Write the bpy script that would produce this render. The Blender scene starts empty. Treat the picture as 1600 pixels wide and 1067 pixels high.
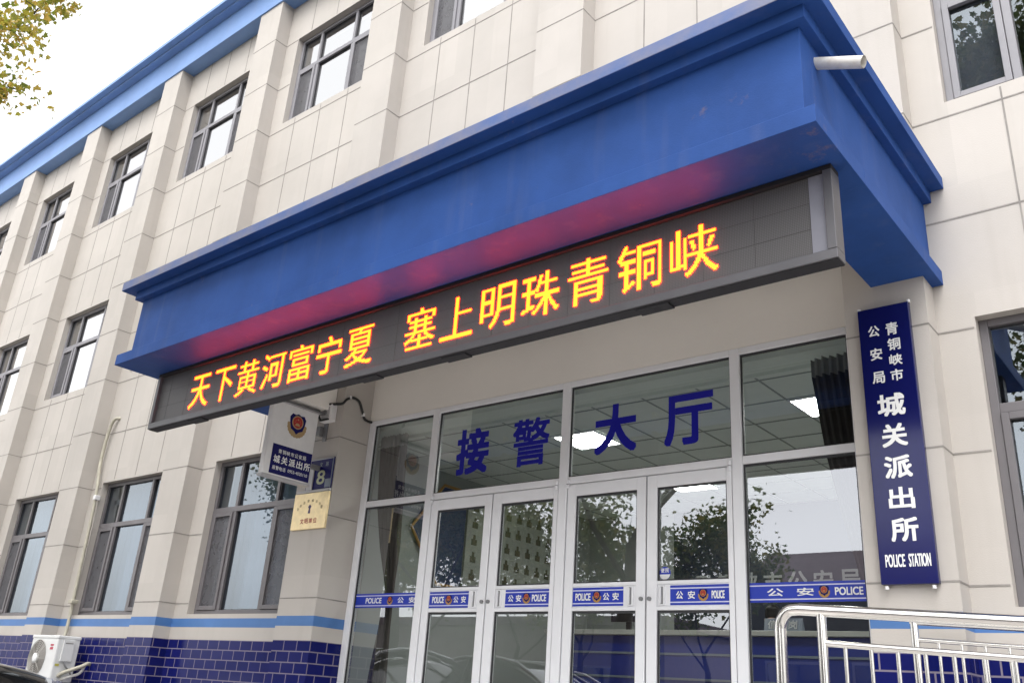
import bpy, bmesh, math, random
from mathutils import Vector, Matrix
R_ = math.radians
scene = bpy.context.scene
COL = scene.collection

# ------------------------------------------------------------------ camera
CAM = Vector((7.207, -5.9204, 1.6))
rx, ux, fx = Vector((.7727, .6314, .0657)), Vector((.1906, -.3294, .9248)), Vector((-.6055, .7020, .3749))
cd = bpy.data.cameras.new('camera')
cam = bpy.data.objects.new('camera', cd)
COL.objects.link(cam)
cd.sensor_width = 36; cd.lens = 31.208; cd.clip_start = .05; cd.clip_end = 600
cam.matrix_world = Matrix(((rx.x, ux.x, -fx.x, CAM.x), (rx.y, ux.y, -fx.y, CAM.y), (rx.z, ux.z, -fx.z, CAM.z), (0, 0, 0, 1)))
scene.camera = cam

# ------------------------------------------------------------------ sky, sun, exposure
SUN_EL, SUN_AZ = R_(60), R_(160)            # azimuth clockwise from +y
w = bpy.data.worlds.new('World'); scene.world = w; w.use_nodes = True
nt = w.node_tree; nt.nodes.clear()
sky = nt.nodes.new('ShaderNodeTexSky'); sky.sky_type = 'NISHITA'; sky.sun_disc = False
sky.sun_elevation = SUN_EL; sky.sun_rotation = SUN_AZ
sky.air_density = 1.0; sky.dust_density = 2.0; sky.ozone_density = 1.0
hs = nt.nodes.new('ShaderNodeHueSaturation'); hs.inputs['Saturation'].default_value = .06
bg = nt.nodes.new('ShaderNodeBackground'); bg.inputs['Strength'].default_value = .15
wo = nt.nodes.new('ShaderNodeOutputWorld')
nt.links.new(sky.outputs[0], hs.inputs['Color']); nt.links.new(hs.outputs[0], bg.inputs['Color']); nt.links.new(bg.outputs[0], wo.inputs['Surface'])
sd = bpy.data.lights.new('sun', 'SUN'); sd.energy = .8; sd.angle = R_(40); sd.color = (1, .98, .95)
sun = bpy.data.objects.new('sun', sd); COL.objects.link(sun)
sdir = Vector((math.sin(SUN_AZ) * math.cos(SUN_EL), math.cos(SUN_AZ) * math.cos(SUN_EL), math.sin(SUN_EL)))
sun.rotation_euler = sdir.to_track_quat('Z', 'Y').to_euler()
sun.location = (0, -20, 30)
scene.view_settings.view_transform = 'Standard'; scene.view_settings.look = 'None'
scene.view_settings.gamma = 1; scene.view_settings.use_curve_mapping = False
scene.view_settings.exposure = 1.70
scene.cycles.use_denoising = True
scene.cycles.max_bounces = 8; scene.cycles.diffuse_bounces = 4; scene.cycles.glossy_bounces = 4
scene.cycles.transparent_max_bounces = 12; scene.cycles.sample_clamp_indirect = 6
scene.cycles.caustics_reflective = False; scene.cycles.caustics_refractive = False

# ------------------------------------------------------------------ materials
M = {}
def mat(name, col, rough=.6, metal=0, emit=None, es=0, coat=0, var=0, vscale=3, col2=None, bump=0, bscale=40, spec=.5, speck=0, stain=0):
    if not metal: col = tuple(c * .62 for c in col); col2 = tuple(c * .62 for c in col2) if col2 else None
    m = bpy.data.materials.new(name); m.use_nodes = True
    n = m.node_tree; b = n.nodes['Principled BSDF']; L = n.links
    b.inputs['Base Color'].default_value = (*col, 1); b.inputs['Roughness'].default_value = rough
    b.inputs['Metallic'].default_value = metal; b.inputs['Specular IOR Level'].default_value = spec
    if coat: b.inputs['Coat Weight'].default_value = coat; b.inputs['Coat Roughness'].default_value = .04
    if emit: b.inputs['Emission Color'].default_value = (*emit, 1); b.inputs['Emission Strength'].default_value = es
    g = n.nodes.new('ShaderNodeNewGeometry')
    out = None
    if var or col2:
        t = n.nodes.new('ShaderNodeTexNoise'); t.inputs['Scale'].default_value = vscale; t.inputs['Detail'].default_value = 6; t.inputs['Roughness'].default_value = .62
        L.new(g.outputs['Position'], t.inputs['Vector'])
        r = n.nodes.new('ShaderNodeValToRGB'); r.color_ramp.elements[0].position = .34; r.color_ramp.elements[1].position = .68
        c2 = col2 or tuple(min(1, c * (1 - var)) for c in col)
        c1 = col if col2 else tuple(min(1, c * (1 + var * .5)) for c in col)
        r.color_ramp.elements[0].color = (*c2, 1); r.color_ramp.elements[1].color = (*c1, 1)
        L.new(t.outputs['Fac'], r.inputs['Fac']); out = r.outputs['Color']
        # roughness varies with the same noise
        mr = n.nodes.new('ShaderNodeMapRange'); mr.inputs[3].default_value = min(1, rough + .08); mr.inputs[4].default_value = max(0.02, rough - .06)
        L.new(t.outputs['Fac'], mr.inputs[0]); L.new(mr.outputs[0], b.inputs['Roughness'])
    if stain:                                # vertical run-off streaks
        mp = n.nodes.new('ShaderNodeMapping'); mp.inputs['Scale'].default_value = (5, 5, .35)
        L.new(g.outputs['Position'], mp.inputs['Vector'])
        t3 = n.nodes.new('ShaderNodeTexNoise'); t3.inputs['Scale'].default_value = 1.6; t3.inputs['Detail'].default_value = 5
        L.new(mp.outputs[0], t3.inputs['Vector'])
        r3 = n.nodes.new('ShaderNodeValToRGB'); r3.color_ramp.elements[0].position = .56; r3.color_ramp.elements[1].position = .8
        r3.color_ramp.elements[0].color = (0, 0, 0, 1); r3.color_ramp.elements[1].color = (stain, stain, stain, 1)
        L.new(t3.outputs['Fac'], r3.inputs['Fac'])
        mx = n.nodes.new('ShaderNodeMix'); mx.data_type = 'RGBA'
        L.new(r3.outputs['Color'], mx.inputs['Factor']); mx.inputs[7].default_value = (.33, .29, .25, 1)
        if out: L.new(out, mx.inputs[6])
        else: mx.inputs[6].default_value = (*col, 1)
        out = mx.outputs[2]
    if speck:
        t4 = n.nodes.new('ShaderNodeTexNoise'); t4.inputs['Scale'].default_value = 2.2; t4.inputs['Detail'].default_value = 8; t4.inputs['Roughness'].default_value = .75
        L.new(g.outputs['Position'], t4.inputs['Vector'])
        r4 = n.nodes.new('ShaderNodeValToRGB'); r4.color_ramp.elements[0].position = .63; r4.color_ramp.elements[1].position = .72
        r4.color_ramp.elements[0].color = (0, 0, 0, 1); r4.color_ramp.elements[1].color = (speck, speck, speck, 1)
        L.new(t4.outputs['Fac'], r4.inputs['Fac'])
        mx = n.nodes.new('ShaderNodeMix'); mx.data_type = 'RGBA'; L.new(r4.outputs['Color'], mx.inputs['Factor']); mx.inputs[7].default_value = (.22, .15, .12, 1)
        if out: L.new(out, mx.inputs[6])
        else: mx.inputs[6].default_value = (*col, 1)
        out = mx.outputs[2]
    if out: L.new(out, b.inputs['Base Color'])
    if bump:
        t2 = n.nodes.new('ShaderNodeTexNoise'); t2.inputs['Scale'].default_value = bscale; t2.inputs['Detail'].default_value = 5
        L.new(g.outputs['Position'], t2.inputs['Vector'])
        bp = n.nodes.new('ShaderNodeBump'); bp.inputs['Strength'].default_value = bump; bp.inputs['Distance'].default_value = .01
        L.new(t2.outputs['Fac'], bp.inputs['Height']); L.new(bp.outputs[0], b.inputs['Normal'])
    M[name] = m; return m

def panel_tone(m):
    n = m.node_tree; L = n.links; b = n.nodes['Principled BSDF']; src = b.inputs['Base Color'].links[0].from_socket
    g = n.nodes.new('ShaderNodeNewGeometry'); mp = n.nodes.new('ShaderNodeMapping'); mp.inputs['Location'].default_value = (1.43, 0, -.19); mp.inputs['Scale'].default_value = (1 / .575, 0, 1 / .827)
    L.new(g.outputs['Position'], mp.inputs['Vector'])
    f = n.nodes.new('ShaderNodeVectorMath'); f.operation = 'FLOOR'; L.new(mp.outputs[0], f.inputs[0])
    wn = n.nodes.new('ShaderNodeTexWhiteNoise'); wn.noise_dimensions = '3D'; L.new(f.outputs[0], wn.inputs['Vector'])
    mr = n.nodes.new('ShaderNodeMapRange'); mr.inputs[3].default_value = .945; mr.inputs[4].default_value = 1.0; L.new(wn.outputs['Value'], mr.inputs[0])
    mx = n.nodes.new('ShaderNodeVectorMath'); mx.operation = 'MULTIPLY'; L.new(src, mx.inputs[0]); L.new(mr.outputs[0], mx.inputs[1]); L.new(mx.outputs[0], b.inputs['Base Color'])
def glass(name, f0, tint, gcol=(1, 1, 1), rough=0.0, wav=.0):
    m = bpy.data.materials.new(name); m.use_nodes = True; n = m.node_tree; L = n.links
    n.nodes.remove(n.nodes['Principled BSDF']); o = n.nodes['Material Output']
    lw = n.nodes.new('ShaderNodeLayerWeight'); lw.inputs['Blend'].default_value = .5
    p = n.nodes.new('ShaderNodeMath'); p.operation = 'POWER'; p.inputs[1].default_value = 4.5; L.new(lw.outputs['Facing'], p.inputs[0])
    q = n.nodes.new('ShaderNodeMath'); q.operation = 'MULTIPLY_ADD'; q.inputs[1].default_value = 1 - f0; q.inputs[2].default_value = f0; L.new(p.outputs[0], q.inputs[0])
    t = n.nodes.new('ShaderNodeBsdfTransparent'); t.inputs[0].default_value = (*tint, 1)
    g = n.nodes.new('ShaderNodeBsdfGlossy'); g.inputs['Color'].default_value = (*gcol, 1); g.inputs['Roughness'].default_value = rough
    if wav:
        ge = n.nodes.new('ShaderNodeNewGeometry'); tx = n.nodes.new('ShaderNodeTexNoise'); tx.inputs['Scale'].default_value = 1.3; tx.inputs['Detail'].default_value = 1
        L.new(ge.outputs['Position'], tx.inputs['Vector'])
        bp = n.nodes.new('ShaderNodeBump'); bp.inputs['Strength'].default_value = wav; bp.inputs['Distance'].default_value = .02
        L.new(tx.outputs['Fac'], bp.inputs['Height']); L.new(bp.outputs[0], g.inputs['Normal'])
    mx = n.nodes.new('ShaderNodeMixShader'); L.new(q.outputs[0], mx.inputs[0]); L.new(t.outputs[0], mx.inputs[1]); L.new(g.outputs[0], mx.inputs[2])
    L.new(mx.outputs[0], o.inputs['Surface']); M[name] = m

mat('cream', (.745, .69, .635), .7, var=.06, vscale=.9, bump=.12, bscale=120, stain=.2)
panel_tone(M['cream'])
mat('header_paint', (1.25, 1.19, 1.11), .75, var=.05, vscale=.8, bump=.1)
mat('joint', (.42, .39, .36), .8, var=.25, vscale=5)
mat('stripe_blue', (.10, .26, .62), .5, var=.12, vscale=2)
mat('blue', (.036, .112, .40), .6, spec=.15, var=.2, vscale=1.3, bump=.08, bscale=90, speck=.45, stain=.07)
mat('faded_blue', (.10, .19, .50), .6, col2=(.30, .30, .40), vscale=2.6, bump=.1, bscale=60, speck=.7)
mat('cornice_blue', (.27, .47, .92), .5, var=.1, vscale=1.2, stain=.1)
mat('cornice_dim', (.12, .17, .36), .6, var=.2, vscale=1.5)
mat('frame_grey', (.35, .34, .37), .42, var=.08, vscale=4)
mat('frame_grey_shaded', (.21, .195, .205), .42, var=.08, vscale=4)  # same grey frame paint, ground-floor shade put into the colour
mat('frame_dark', (.045, .043, .05), .5)
mat('alu', (1.22, 1.22, 1.26), .35, var=.04, vscale=3)
mat('alu_dark', (.30, .30, .31), .4)
mat('rubber', (.012, .012, .012), .5)
mat('gasket', (.045, .045, .05), .6)
mat('screen_mesh', (.16, .155, .17), .75, var=.12, vscale=9)
mat('room_paint', (.42, .42, .40), .8)
mat('hall_wall', (.52, .56, .54), .75, var=.04)
mat('ceiling_tile', (1.15, 1.22, 1.16), .85, var=.03, vscale=6, bump=.15, bscale=200)
mat('tile_grid', (.5, .53, .5), .6)
mat('floor_tile', (.38, .36, .33), .25, var=.1)
mat('lamp', (.9, .9, .9), .5, emit=(1, .98, .95), es=16)
mat('curtain_brown', (.13, .115, .105), .9, var=.15, vscale=7)
mat('curtain_head', (.5, .5, .48), .9)
mat('blind_blue', (.27, .33, .41), .85, var=.1, vscale=2)
mat('counter_blue', (.006, .030, .32), .4)
mat('counter_top', (.62, .62, .58), .3)
mat('counter_line', (.25, .30, .38), .4)
mat('hall_blue', (.010, .018, .045), .6, var=.1)
mat('letter_grey', (.42, .44, .45), .5)
mat('navy_gloss', (.010, .013, .13), .14, spec=.32, var=.06, vscale=3)
mat('navy_film', (.012, .011, .15), .45, spec=.15)
mat('strip_blue', (.012, .05, .60), .35)
mat('letter_blue', (.006, .007, .45), .45)
mat('white', (1.15, 1.15, 1.15), .45)
mat('white_letter', (1.25, 1.25, 1.24), .45)
mat('line_lilac', (.95, .95, 1.2), .4)
mat('white_box', (1.2, 1.18, 1.18), .5, var=.06, vscale=9)
mat('acrylic', (.66, .64, .66), .35, var=.06, vscale=5)
mat('red', (.55, .02, .02), .4)
mat('gold', (.60, .33, .08), .4)
mat('gold_faded', (.62, .42, .20), .5)
mat('brass', (.95, .76, .44), .42, metal=.35, var=.12, vscale=14)
mat('brass_edge', (.5, .32, .1), .35, metal=.8)
mat('ink_purple', (.10, .05, .18), .5)
mat('ink_gold', (.30, .20, .08), .5)
mat('plate_num', (.55, .58, .36), .4)
mat('steel', (.74, .72, .69), .17, metal=1, var=.06, vscale=12)
mat('led_frame', (.10, .097, .105), .42, metal=.3, var=.1, vscale=5)
mat('led_blank', (.34, .34, .40), .5, var=.07, vscale=8)
mat('led_under', (.012, .010, .014), .7)
mat('led_seam', (.085, .08, .083), .7)
mat('ac_white', (1.05, 1.05, 1.04), .45, var=.05, vscale=4)
mat('ac_grille', (.62, .59, .55), .5)
mat('ac_hole', (.30, .28, .26), .7)
mat('label_red', (.70, .06, .12), .5)
mat('label_yellow', (.72, .66, .12), .5)
mat('pipe_beige', (.66, .62, .50), .6, var=.12, vscale=10)
mat('pvc', (1.2, 1.18, 1.12), .4, col2=(.95, .88, .8), vscale=14)
mat('black_rubber', (.008, .008, .009), .45)
mat('car_black', (.010, .010, .011), .18, coat=1)
mat('car_grey', (.13, .13, .135), .25, metal=.3, coat=1)
mat('car_white', (.72, .72, .72), .25, coat=1)
mat('car_glass', (.012, .014, .016), .05, coat=.6)
mat('tyre', (.015, .015, .015), .8)
mat('rim', (.5, .5, .5), .3, metal=1)
mat('headlight', (.55, .57, .6), .08, coat=1)
mat('paving', (.62, .60, .575), .8, var=.15, vscale=2, bump=.2)
mat('kerb', (.42, .41, .39), .8, var=.1)
mat('asphalt', (.055, .055, .058), .85, var=.2, vscale=2, bump=.3, bscale=80)
mat('road_white', (.72, .72, .70), .6, var=.1)
mat('granite', (1.0, .98, .95), .45, var=.12, vscale=20)
mat('bark', (.075, .062, .05), .9, var=.35, vscale=9, bump=.6, bscale=18)
mat('far_wall', (.30, .26, .25), .8, var=.08)
mat('far_roof', (.16, .11, .14), .7, var=.2, vscale=3)
mat('far_dark', (.10, .085, .085), .8, var=.2)
mat('far_red', (.35, .06, .05), .6)
mat('roofing', (.2, .2, .2), .9)
mat('skin', (.46, .27, .19), .55)
mat('hair', (.012, .010, .010), .5)
mat('uniform', (.010, .011, .018), .8)
mat('monitor', (.015, .015, .017), .4)
mat('photo_tone', (.20, .16, .11), .5, col2=(.06, .08, .05), vscale=22)
mat('board', (.50, .53, .48), .5, var=.04)
mat('board_blue', (.02, .05, .16), .5)
glass('glass_upper', .48, (.62, .66, .70), wav=.05)
glass('glass_lower', .16, (.70, .76, .82), (.85, .93, 1.0), wav=.05)
glass('glass_door', .23, (.80, .84, .82), (.93, .95, 1.0), wav=.03)

def leafmat(name, c1, c2, c3):
    m = bpy.data.materials.new(name); m.use_nodes = True; n = m.node_tree; L = n.links
    b = n.nodes['Principled BSDF']; b.inputs['Roughness'].default_value = .6
    oi = n.nodes.new('ShaderNodeNewGeometry')
    r = n.nodes.new('ShaderNodeValToRGB'); r.color_ramp.elements[0].color = (*c1, 1); r.color_ramp.elements[1].color = (*c3, 1)
    e = r.color_ramp.elements.new(.55); e.color = (*c2, 1)
    L.new(oi.outputs['Random Per Island'], r.inputs['Fac']); L.new(r.outputs['Color'], b.inputs['Base Color'])
    tr = n.nodes.new('ShaderNodeBsdfTranslucent'); L.new(r.outputs['Color'], tr.inputs['Color'])
    mx = n.nodes.new('ShaderNodeMixShader'); mx.inputs[0].default_value = .45
    L.new(b.outputs[0], mx.inputs[1]); L.new(tr.outputs[0], mx.inputs[2]); L.new(mx.outputs[0], n.nodes['Material Output'].inputs['Surface'])
    M[name] = m
leafmat('leaf_autumn', (.15, .20, .03), (.40, .34, .05), (.50, .33, .07))
leafmat('leaf_green', (.06, .10, .03), (.11, .14, .04), (.20, .18, .06))

# glazed dado tiles, laid in running bond
m = bpy.data.materials.new('dado_tile'); m.use_nodes = True; n = m.node_tree; L = n.links; b = n.nodes['Principled BSDF']
g = n.nodes.new('ShaderNodeNewGeometry'); sx = n.nodes.new('ShaderNodeSeparateXYZ'); L.new(g.outputs['Position'], sx.inputs[0])
ad = n.nodes.new('ShaderNodeMath'); ad.operation = 'ADD'; L.new(sx.outputs[0], ad.inputs[0]); L.new(sx.outputs[1], ad.inputs[1])
zz = n.nodes.new('ShaderNodeMath'); zz.operation = 'SUBTRACT'; L.new(sx.outputs[2], zz.inputs[0]); zz.inputs[1].default_value = 2.017
cb = n.nodes.new('ShaderNodeCombineXYZ'); L.new(ad.outputs[0], cb.inputs[0]); L.new(zz.outputs[0], cb.inputs[1])
bk = n.nodes.new('ShaderNodeTexBrick'); bk.inputs['Scale'].default_value = 1; bk.inputs['Brick Width'].default_value = .205; bk.inputs['Row Height'].default_value = .103
bk.inputs['Mortar Size'].default_value = .006; bk.inputs['Mortar Smooth'].default_value = .2; bk.inputs['Bias'].default_value = 0
bk.inputs['Color1'].default_value = (.004, .007, .085, 1); bk.inputs['Color2'].default_value = (.010, .012, .10, 1); bk.inputs['Mortar'].default_value = (.19, .165, .22, 1)
L.new(cb.outputs[0], bk.inputs['Vector']); L.new(bk.outputs['Color'], b.inputs['Base Color'])
mr = n.nodes.new('ShaderNodeMapRange'); mr.inputs[3].default_value = .16; mr.inputs[4].default_value = .8; L.new(bk.outputs['Fac'], mr.inputs[0]); L.new(mr.outputs[0], b.inputs['Roughness'])
bp_ = n.nodes.new('ShaderNodeBump'); bp_.inputs['Strength'].default_value = .5; bp_.inputs['Distance'].default_value = .004; bp_.invert = True
L.new(bk.outputs['Fac'], bp_.inputs['Height']); L.new(bp_.outputs[0], b.inputs['Normal'])
b.inputs['Specular IOR Level'].default_value = .16
M['dado_tile'] = m

# unlit face of the dot matrix: 10 mm pitch lamp heads on a dark mask
m = bpy.data.materials.new('led_matrix'); m.use_nodes = True; n = m.node_tree; L = n.links; b = n.nodes['Principled BSDF']
g = n.nodes.new('ShaderNodeNewGeometry'); mp = n.nodes.new('ShaderNodeMapping'); mp.inputs['Scale'].default_value = (1, 0, 1); L.new(g.outputs['Position'], mp.inputs['Vector'])
vo = n.nodes.new('ShaderNodeTexVoronoi'); vo.inputs['Scale'].default_value = 100; vo.inputs['Randomness'].default_value = 0; L.new(mp.outputs[0], vo.inputs['Vector'])
r = n.nodes.new('ShaderNodeValToRGB'); r.color_ramp.elements[0].position = .30; r.color_ramp.elements[1].position = .40
r.color_ramp.elements[0].color = (.125, .118, .12, 1); r.color_ramp.elements[1].color = (.075, .071, .072, 1)
L.new(vo.outputs['Distance'], r.inputs['Fac']); L.new(r.outputs['Color'], b.inputs['Base Color']); b.inputs['Roughness'].default_value = .55
M['led_matrix'] = m
m = bpy.data.materials.new('led_lit'); m.use_nodes = True; n = m.node_tree; b = n.nodes['Principled BSDF']
b.inputs['Base Color'].default_value = (.2, .1, .02, 1); b.inputs['Emission Color'].default_value = (1, .025, .0012, 1); b.inputs['Emission Strength'].default_value = 12
M['led_lit'] = m

# ------------------------------------------------------------------ mesh helpers
def wloc(o):
    p = Vector((0, 0, 0))
    while o: p += o.location; o = o.parent
    return p
class MB:
    def __init__(s): s.v = []; s.f = []; s.k = []; s.sm = []
    def add(s, vs, fs, mk, smooth=False):
        o = len(s.v); s.v += [tuple(p) for p in vs]
        for f in fs: s.f.append([o + i for i in f]); s.k.append(mk); s.sm.append(smooth)
    def quad(s, a, b, c, d, mk): s.add([a, b, c, d], [(0, 1, 2, 3)], mk)
    def box(s, x0, x1, y0, y1, z0, z1, mk):
        v = [(x, y, z) for z in (z0, z1) for y in (y0, y1) for x in (x0, x1)]
        s.add(v, [(0, 2, 3, 1), (4, 5, 7, 6), (0, 1, 5, 4), (2, 6, 7, 3), (0, 4, 6, 2), (1, 3, 7, 5)], mk)
    def tube(s, pts, r, mk, seg=10, cap=True):
        pts = [Vector(p) for p in pts]; rs = r if isinstance(r, (list, tuple)) else [r] * len(pts)
        vs = []; fs = []; nrm = None
        for i, p in enumerate(pts):
            t = (pts[min(i + 1, len(pts) - 1)] - pts[max(i - 1, 0)]).normalized()
            if nrm is None:
                a = Vector((0, 0, 1)) if abs(t.z) < .9 else Vector((1, 0, 0)); nrm = t.cross(a).normalized()
            else: nrm = (nrm - t * nrm.dot(t)).normalized()
            bn = t.cross(nrm)
            for j in range(seg):
                a = 2 * math.pi * j / seg; vs.append(p + (nrm * math.cos(a) + bn * math.sin(a)) * rs[i])
        for i in range(len(pts) - 1):
            for j in range(seg):
                k = (j + 1) % seg; fs.append((i * seg + j, i * seg + k, (i + 1) * seg + k, (i + 1) * seg + j))
        s.add(vs, fs, mk, True)
        if cap:
            n_ = len(pts); s.add(vs[:seg], [tuple(range(seg))[::-1]], mk); s.add(vs[-seg:], [tuple(range(seg))], mk)
    def disc(s, mp, cx, cy, r, d, mk, seg=20, a0=0, a1=None, ry=None):
        s.add([mp(cx + r * math.cos(2 * math.pi * i / seg), cy + (ry or r) * math.sin(2 * math.pi * i / seg), d) for i in range(seg)], [tuple(range(seg))], mk)
    def poly(s, mp, pts, d, mk): s.add([mp(x, y, d) for x, y in pts], [tuple(range(len(pts)))], mk)
    def build(s, name, parent=None, loc=None, bevel=0, autosmooth=False):
        me = bpy.data.meshes.new(name)
        base = wloc(parent) if parent else Vector((0, 0, 0))
        lo = Vector(loc) if loc is not None else base
        me.from_pydata([tuple(Vector(p) - lo) for p in s.v], [], s.f)
        keys = []
        for k in s.k:
            if k not in keys: keys.append(k)
        for k in keys: me.materials.append(M[k])
        me.polygons.foreach_set('material_index', [keys.index(k) for k in s.k])
        me.polygons.foreach_set('use_smooth', s.sm)
        me.update()
        o = bpy.data.objects.new(name, me); COL.objects.link(o)
        if parent: o.parent = parent
        o.location = lo - base
        if bevel:
            bv = o.modifiers.new('edge', 'BEVEL'); bv.width = bevel; bv.segments = 2; bv.limit_method = 'ANGLE'; bv.angle_limit = R_(50)
        return o
def tag(o, label=None, cat=None, group=None, kind=None):
    if label: o['label'] = label
    if cat: o['category'] = cat
    if group: o['group'] = group
    if kind: o['kind'] = kind
    return o
def thing(name, label, cat, loc=(0, 0, 0), group=None):
    o = bpy.data.objects.new(name, None); COL.objects.link(o); o.location = loc; o.empty_display_size = .2
    return tag(o, label, cat, group)
def copy_tree(o, parent=None):
    c = o.copy(); COL.objects.link(c); c.parent = parent
    for ch in list(o.children): copy_tree(ch, c)
    return c

_glyph = {}
def glyph(ch, off):
    """flat outline of one string as (verts2d, faces), normalised to its bounding box"""
    if (ch, off) in _glyph: return _glyph[(ch, off)]
    cu = bpy.data.curves.new('t', 'FONT'); cu.body = ch; cu.size = 1; cu.resolution_u = 4
    o = bpy.data.objects.new('t', cu); COL.objects.link(o)
    bpy.context.view_layer.update()
    me = bpy.data.meshes.new_from_object(o.evaluated_get(bpy.context.evaluated_depsgraph_get()))
    vs = [(v.co.x, v.co.y) for v in me.vertices]; fs = [tuple(p.vertices) for p in me.polygons]
    bpy.data.objects.remove(o); bpy.data.curves.remove(cu); bpy.data.meshes.remove(me)
    x0 = min(v[0] for v in vs); x1 = max(v[0] for v in vs); y0 = min(v[1] for v in vs); y1 = max(v[1] for v in vs)
    vs = [((x - x0) / max(1e-6, x1 - x0), (y - y0) / max(1e-6, y1 - y0)) for x, y in vs]
    _glyph[(ch, off)] = (vs, fs, (x1 - x0) / max(1e-6, y1 - y0)); return _glyph[(ch, off)]
def put(mb, s, mp, x0, x1, y0, y1, d, mk, off=.012):
    vs, fs, _ = glyph(s, 0)
    r = off * (y1 - y0) * 1.15; X0, X1, Y0, Y1 = x0 + r, x1 - r, y0 + r, y1 - r       # thickened strokes: shifted layers 0.06 mm apart
    for i in range(9):
        ox, oy = ((1, 0), (1, 1), (0, 1), (-1, 1), (-1, 0), (-1, -1), (0, -1), (1, -1), (0, 0))[i]; ox *= r * .85; oy *= r * .85
        mb.add([mp(X0 + (X1 - X0) * u + ox, Y0 + (Y1 - Y0) * v + oy, d + .00006 * i) for u, v in vs], fs, mk)
def front(y): return lambda u, v, d: (u, y - d, v)              # faces the street
def side(x): return lambda u, v, d: (x + d, u, v)               # faces +x
def emblem(mb, mp, cx, cy, s, d, faded=False):
    """police badge: gold wreath below, dark shield, red disc with gate and stars. s = half width"""
    gk = 'gold_faded' if faded else 'gold'
    pts = []
    for i in range(25):
        a = R_(168) + R_(204) * i / 24; rr = s * (1.0 + .05 * (i % 2)); pts.append((cx + rr * math.cos(a), cy - .12 * s + rr * 1.0 * math.sin(a)))
    for i in range(13):
        a = R_(12) + R_(156) * i / 12; pts.append((cx + .72 * s * math.cos(a), cy + .45 * s * math.sin(a)))
    mb.poly(mp, pts, d, gk)
    sh = [(0, .98), (.30, .86), (.62, .92), (.86, .60), (.80, .1), (.62, -.45), (.25, -.62), (0, -.86), (-.25, -.62), (-.62, -.45), (-.80, .1), (-.86, .60), (-.62, .92), (-.30, .86)]
    mb.poly(mp, [(cx + x * s, cy + y * s) for x, y in sh], d + .0015, 'navy_film')
    mb.disc(mp, cx, cy + .22 * s, .60 * s, d + .003, gk)
    mb.disc(mp, cx, cy + .22 * s, .50 * s, d + .0045, 'red')
    mb.poly(mp, [(cx - .26 * s, cy - .10 * s), (cx + .26 * s, cy - .10 * s), (cx + .20 * s, cy + .06 * s), (cx + .1 * s, cy + .14 * s), (cx - .1 * s, cy + .14 * s), (cx - .20 * s, cy + .06 * s)], d + .006, gk)
    for ax, ay, q in ((0, .46, .11), (-.22, .36, .05), (.22, .36, .05), (-.3, .2, .05), (.3, .2, .05)):
        st = []
        for i in range(10):
            a = R_(90 + 36 * i); rr = q * s * (1 if i % 2 == 0 else .42); st.append((cx + ax * s + rr * math.cos(a), cy + ay * s + rr * math.sin(a)))
        mb.poly(mp, st, d + .006, gk)

# ------------------------------------------------------------------ setting
G0 = .80            # pavement level
FL = 1.27           # hall floor and porch level
PY = -.211          # pilaster fronts
DY = .175           # entrance frame fronts
ZJ = [10.686, 9.862, 9.040, 8.190, 7.350, 6.510, 5.690, 4.865, 4.045, 3.224, 2.417]
XP = [-17.19, -14.32, -11.456, -8.612, -5.744, -2.889]          # right edges of pilasters, left of the entrance
BASE, TT, SB, ST, TOP = G0, 2.017, 2.151, 2.247, 11.43

g_ = MB(); g_.quad((-160, -9, G0), (160, -9, G0), (160, 60, G0), (-160, 60, G0), 'paving')
tag(g_.build('pavement'), 'grey paved forecourt in front of the police station', 'pavement', kind='structure')
g_ = MB(); g_.quad((-160, -160, G0 - .13), (160, -160, G0 - .13), (160, -9.1, G0 - .13), (-160, -9.1, G0 - .13), 'asphalt')
tag(g_.build('road'), 'dark asphalt street along the forecourt', 'road', kind='structure')
g_ = MB(); g_.box(-160, 160, -9.15, -9, G0 - .2, G0 + .004, 'kerb'); tag(g_.build('kerb'), 'pale stone kerb between forecourt and street', 'kerb', kind='structure')
g_ = MB()
for i in range(-20, 20): g_.quad((i * 6, -14.1, G0 - .126), (i * 6 + 3, -14.1, G0 - .126), (i * 6 + 3, -13.95, G0 - .126), (i * 6, -13.95, G0 - .126), 'road_white')
tag(g_.build('road_marking'), 'dashed white centre line painted on the street', 'road marking', kind='structure')
g_ = MB()
g_.box(-1.2, 5.25, -2.3, DY + .1, G0, FL, 'granite'); g_.box(-1.2, 5.25, -2.62, -2.3, G0, G0 + .313, 'granite'); g_.box(-1.2, 5.25, -2.94, -2.62, G0, G0 + .157, 'granite')
tag(g_.build('porch_steps', bevel=.01), 'granite porch with two steps before the glass doors', 'steps', kind='structure')
g_ = MB()
v = [(5.25, -1.62, G0), (13.2, -1.62, G0), (5.25, -1.62, FL - .003), (5.25, -.22, G0), (13.2, -.22, G0), (5.25, -.22, FL - .003)]
g_.add(v, [(0, 1, 2), (3, 5, 4), (2, 1, 4, 5), (0, 3, 4, 1), (0, 2, 5, 3)], 'granite')
tag(g_.build('ramp'), 'granite wheelchair ramp sloping down along the wall', 'ramp', kind='structure')

# ------------------------------------------------------------------ police station
B = thing('police_station', 'three storey cream police station with blue cornice, blue canopy and glass entrance doors', 'building', (0, 0, G0))

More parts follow.
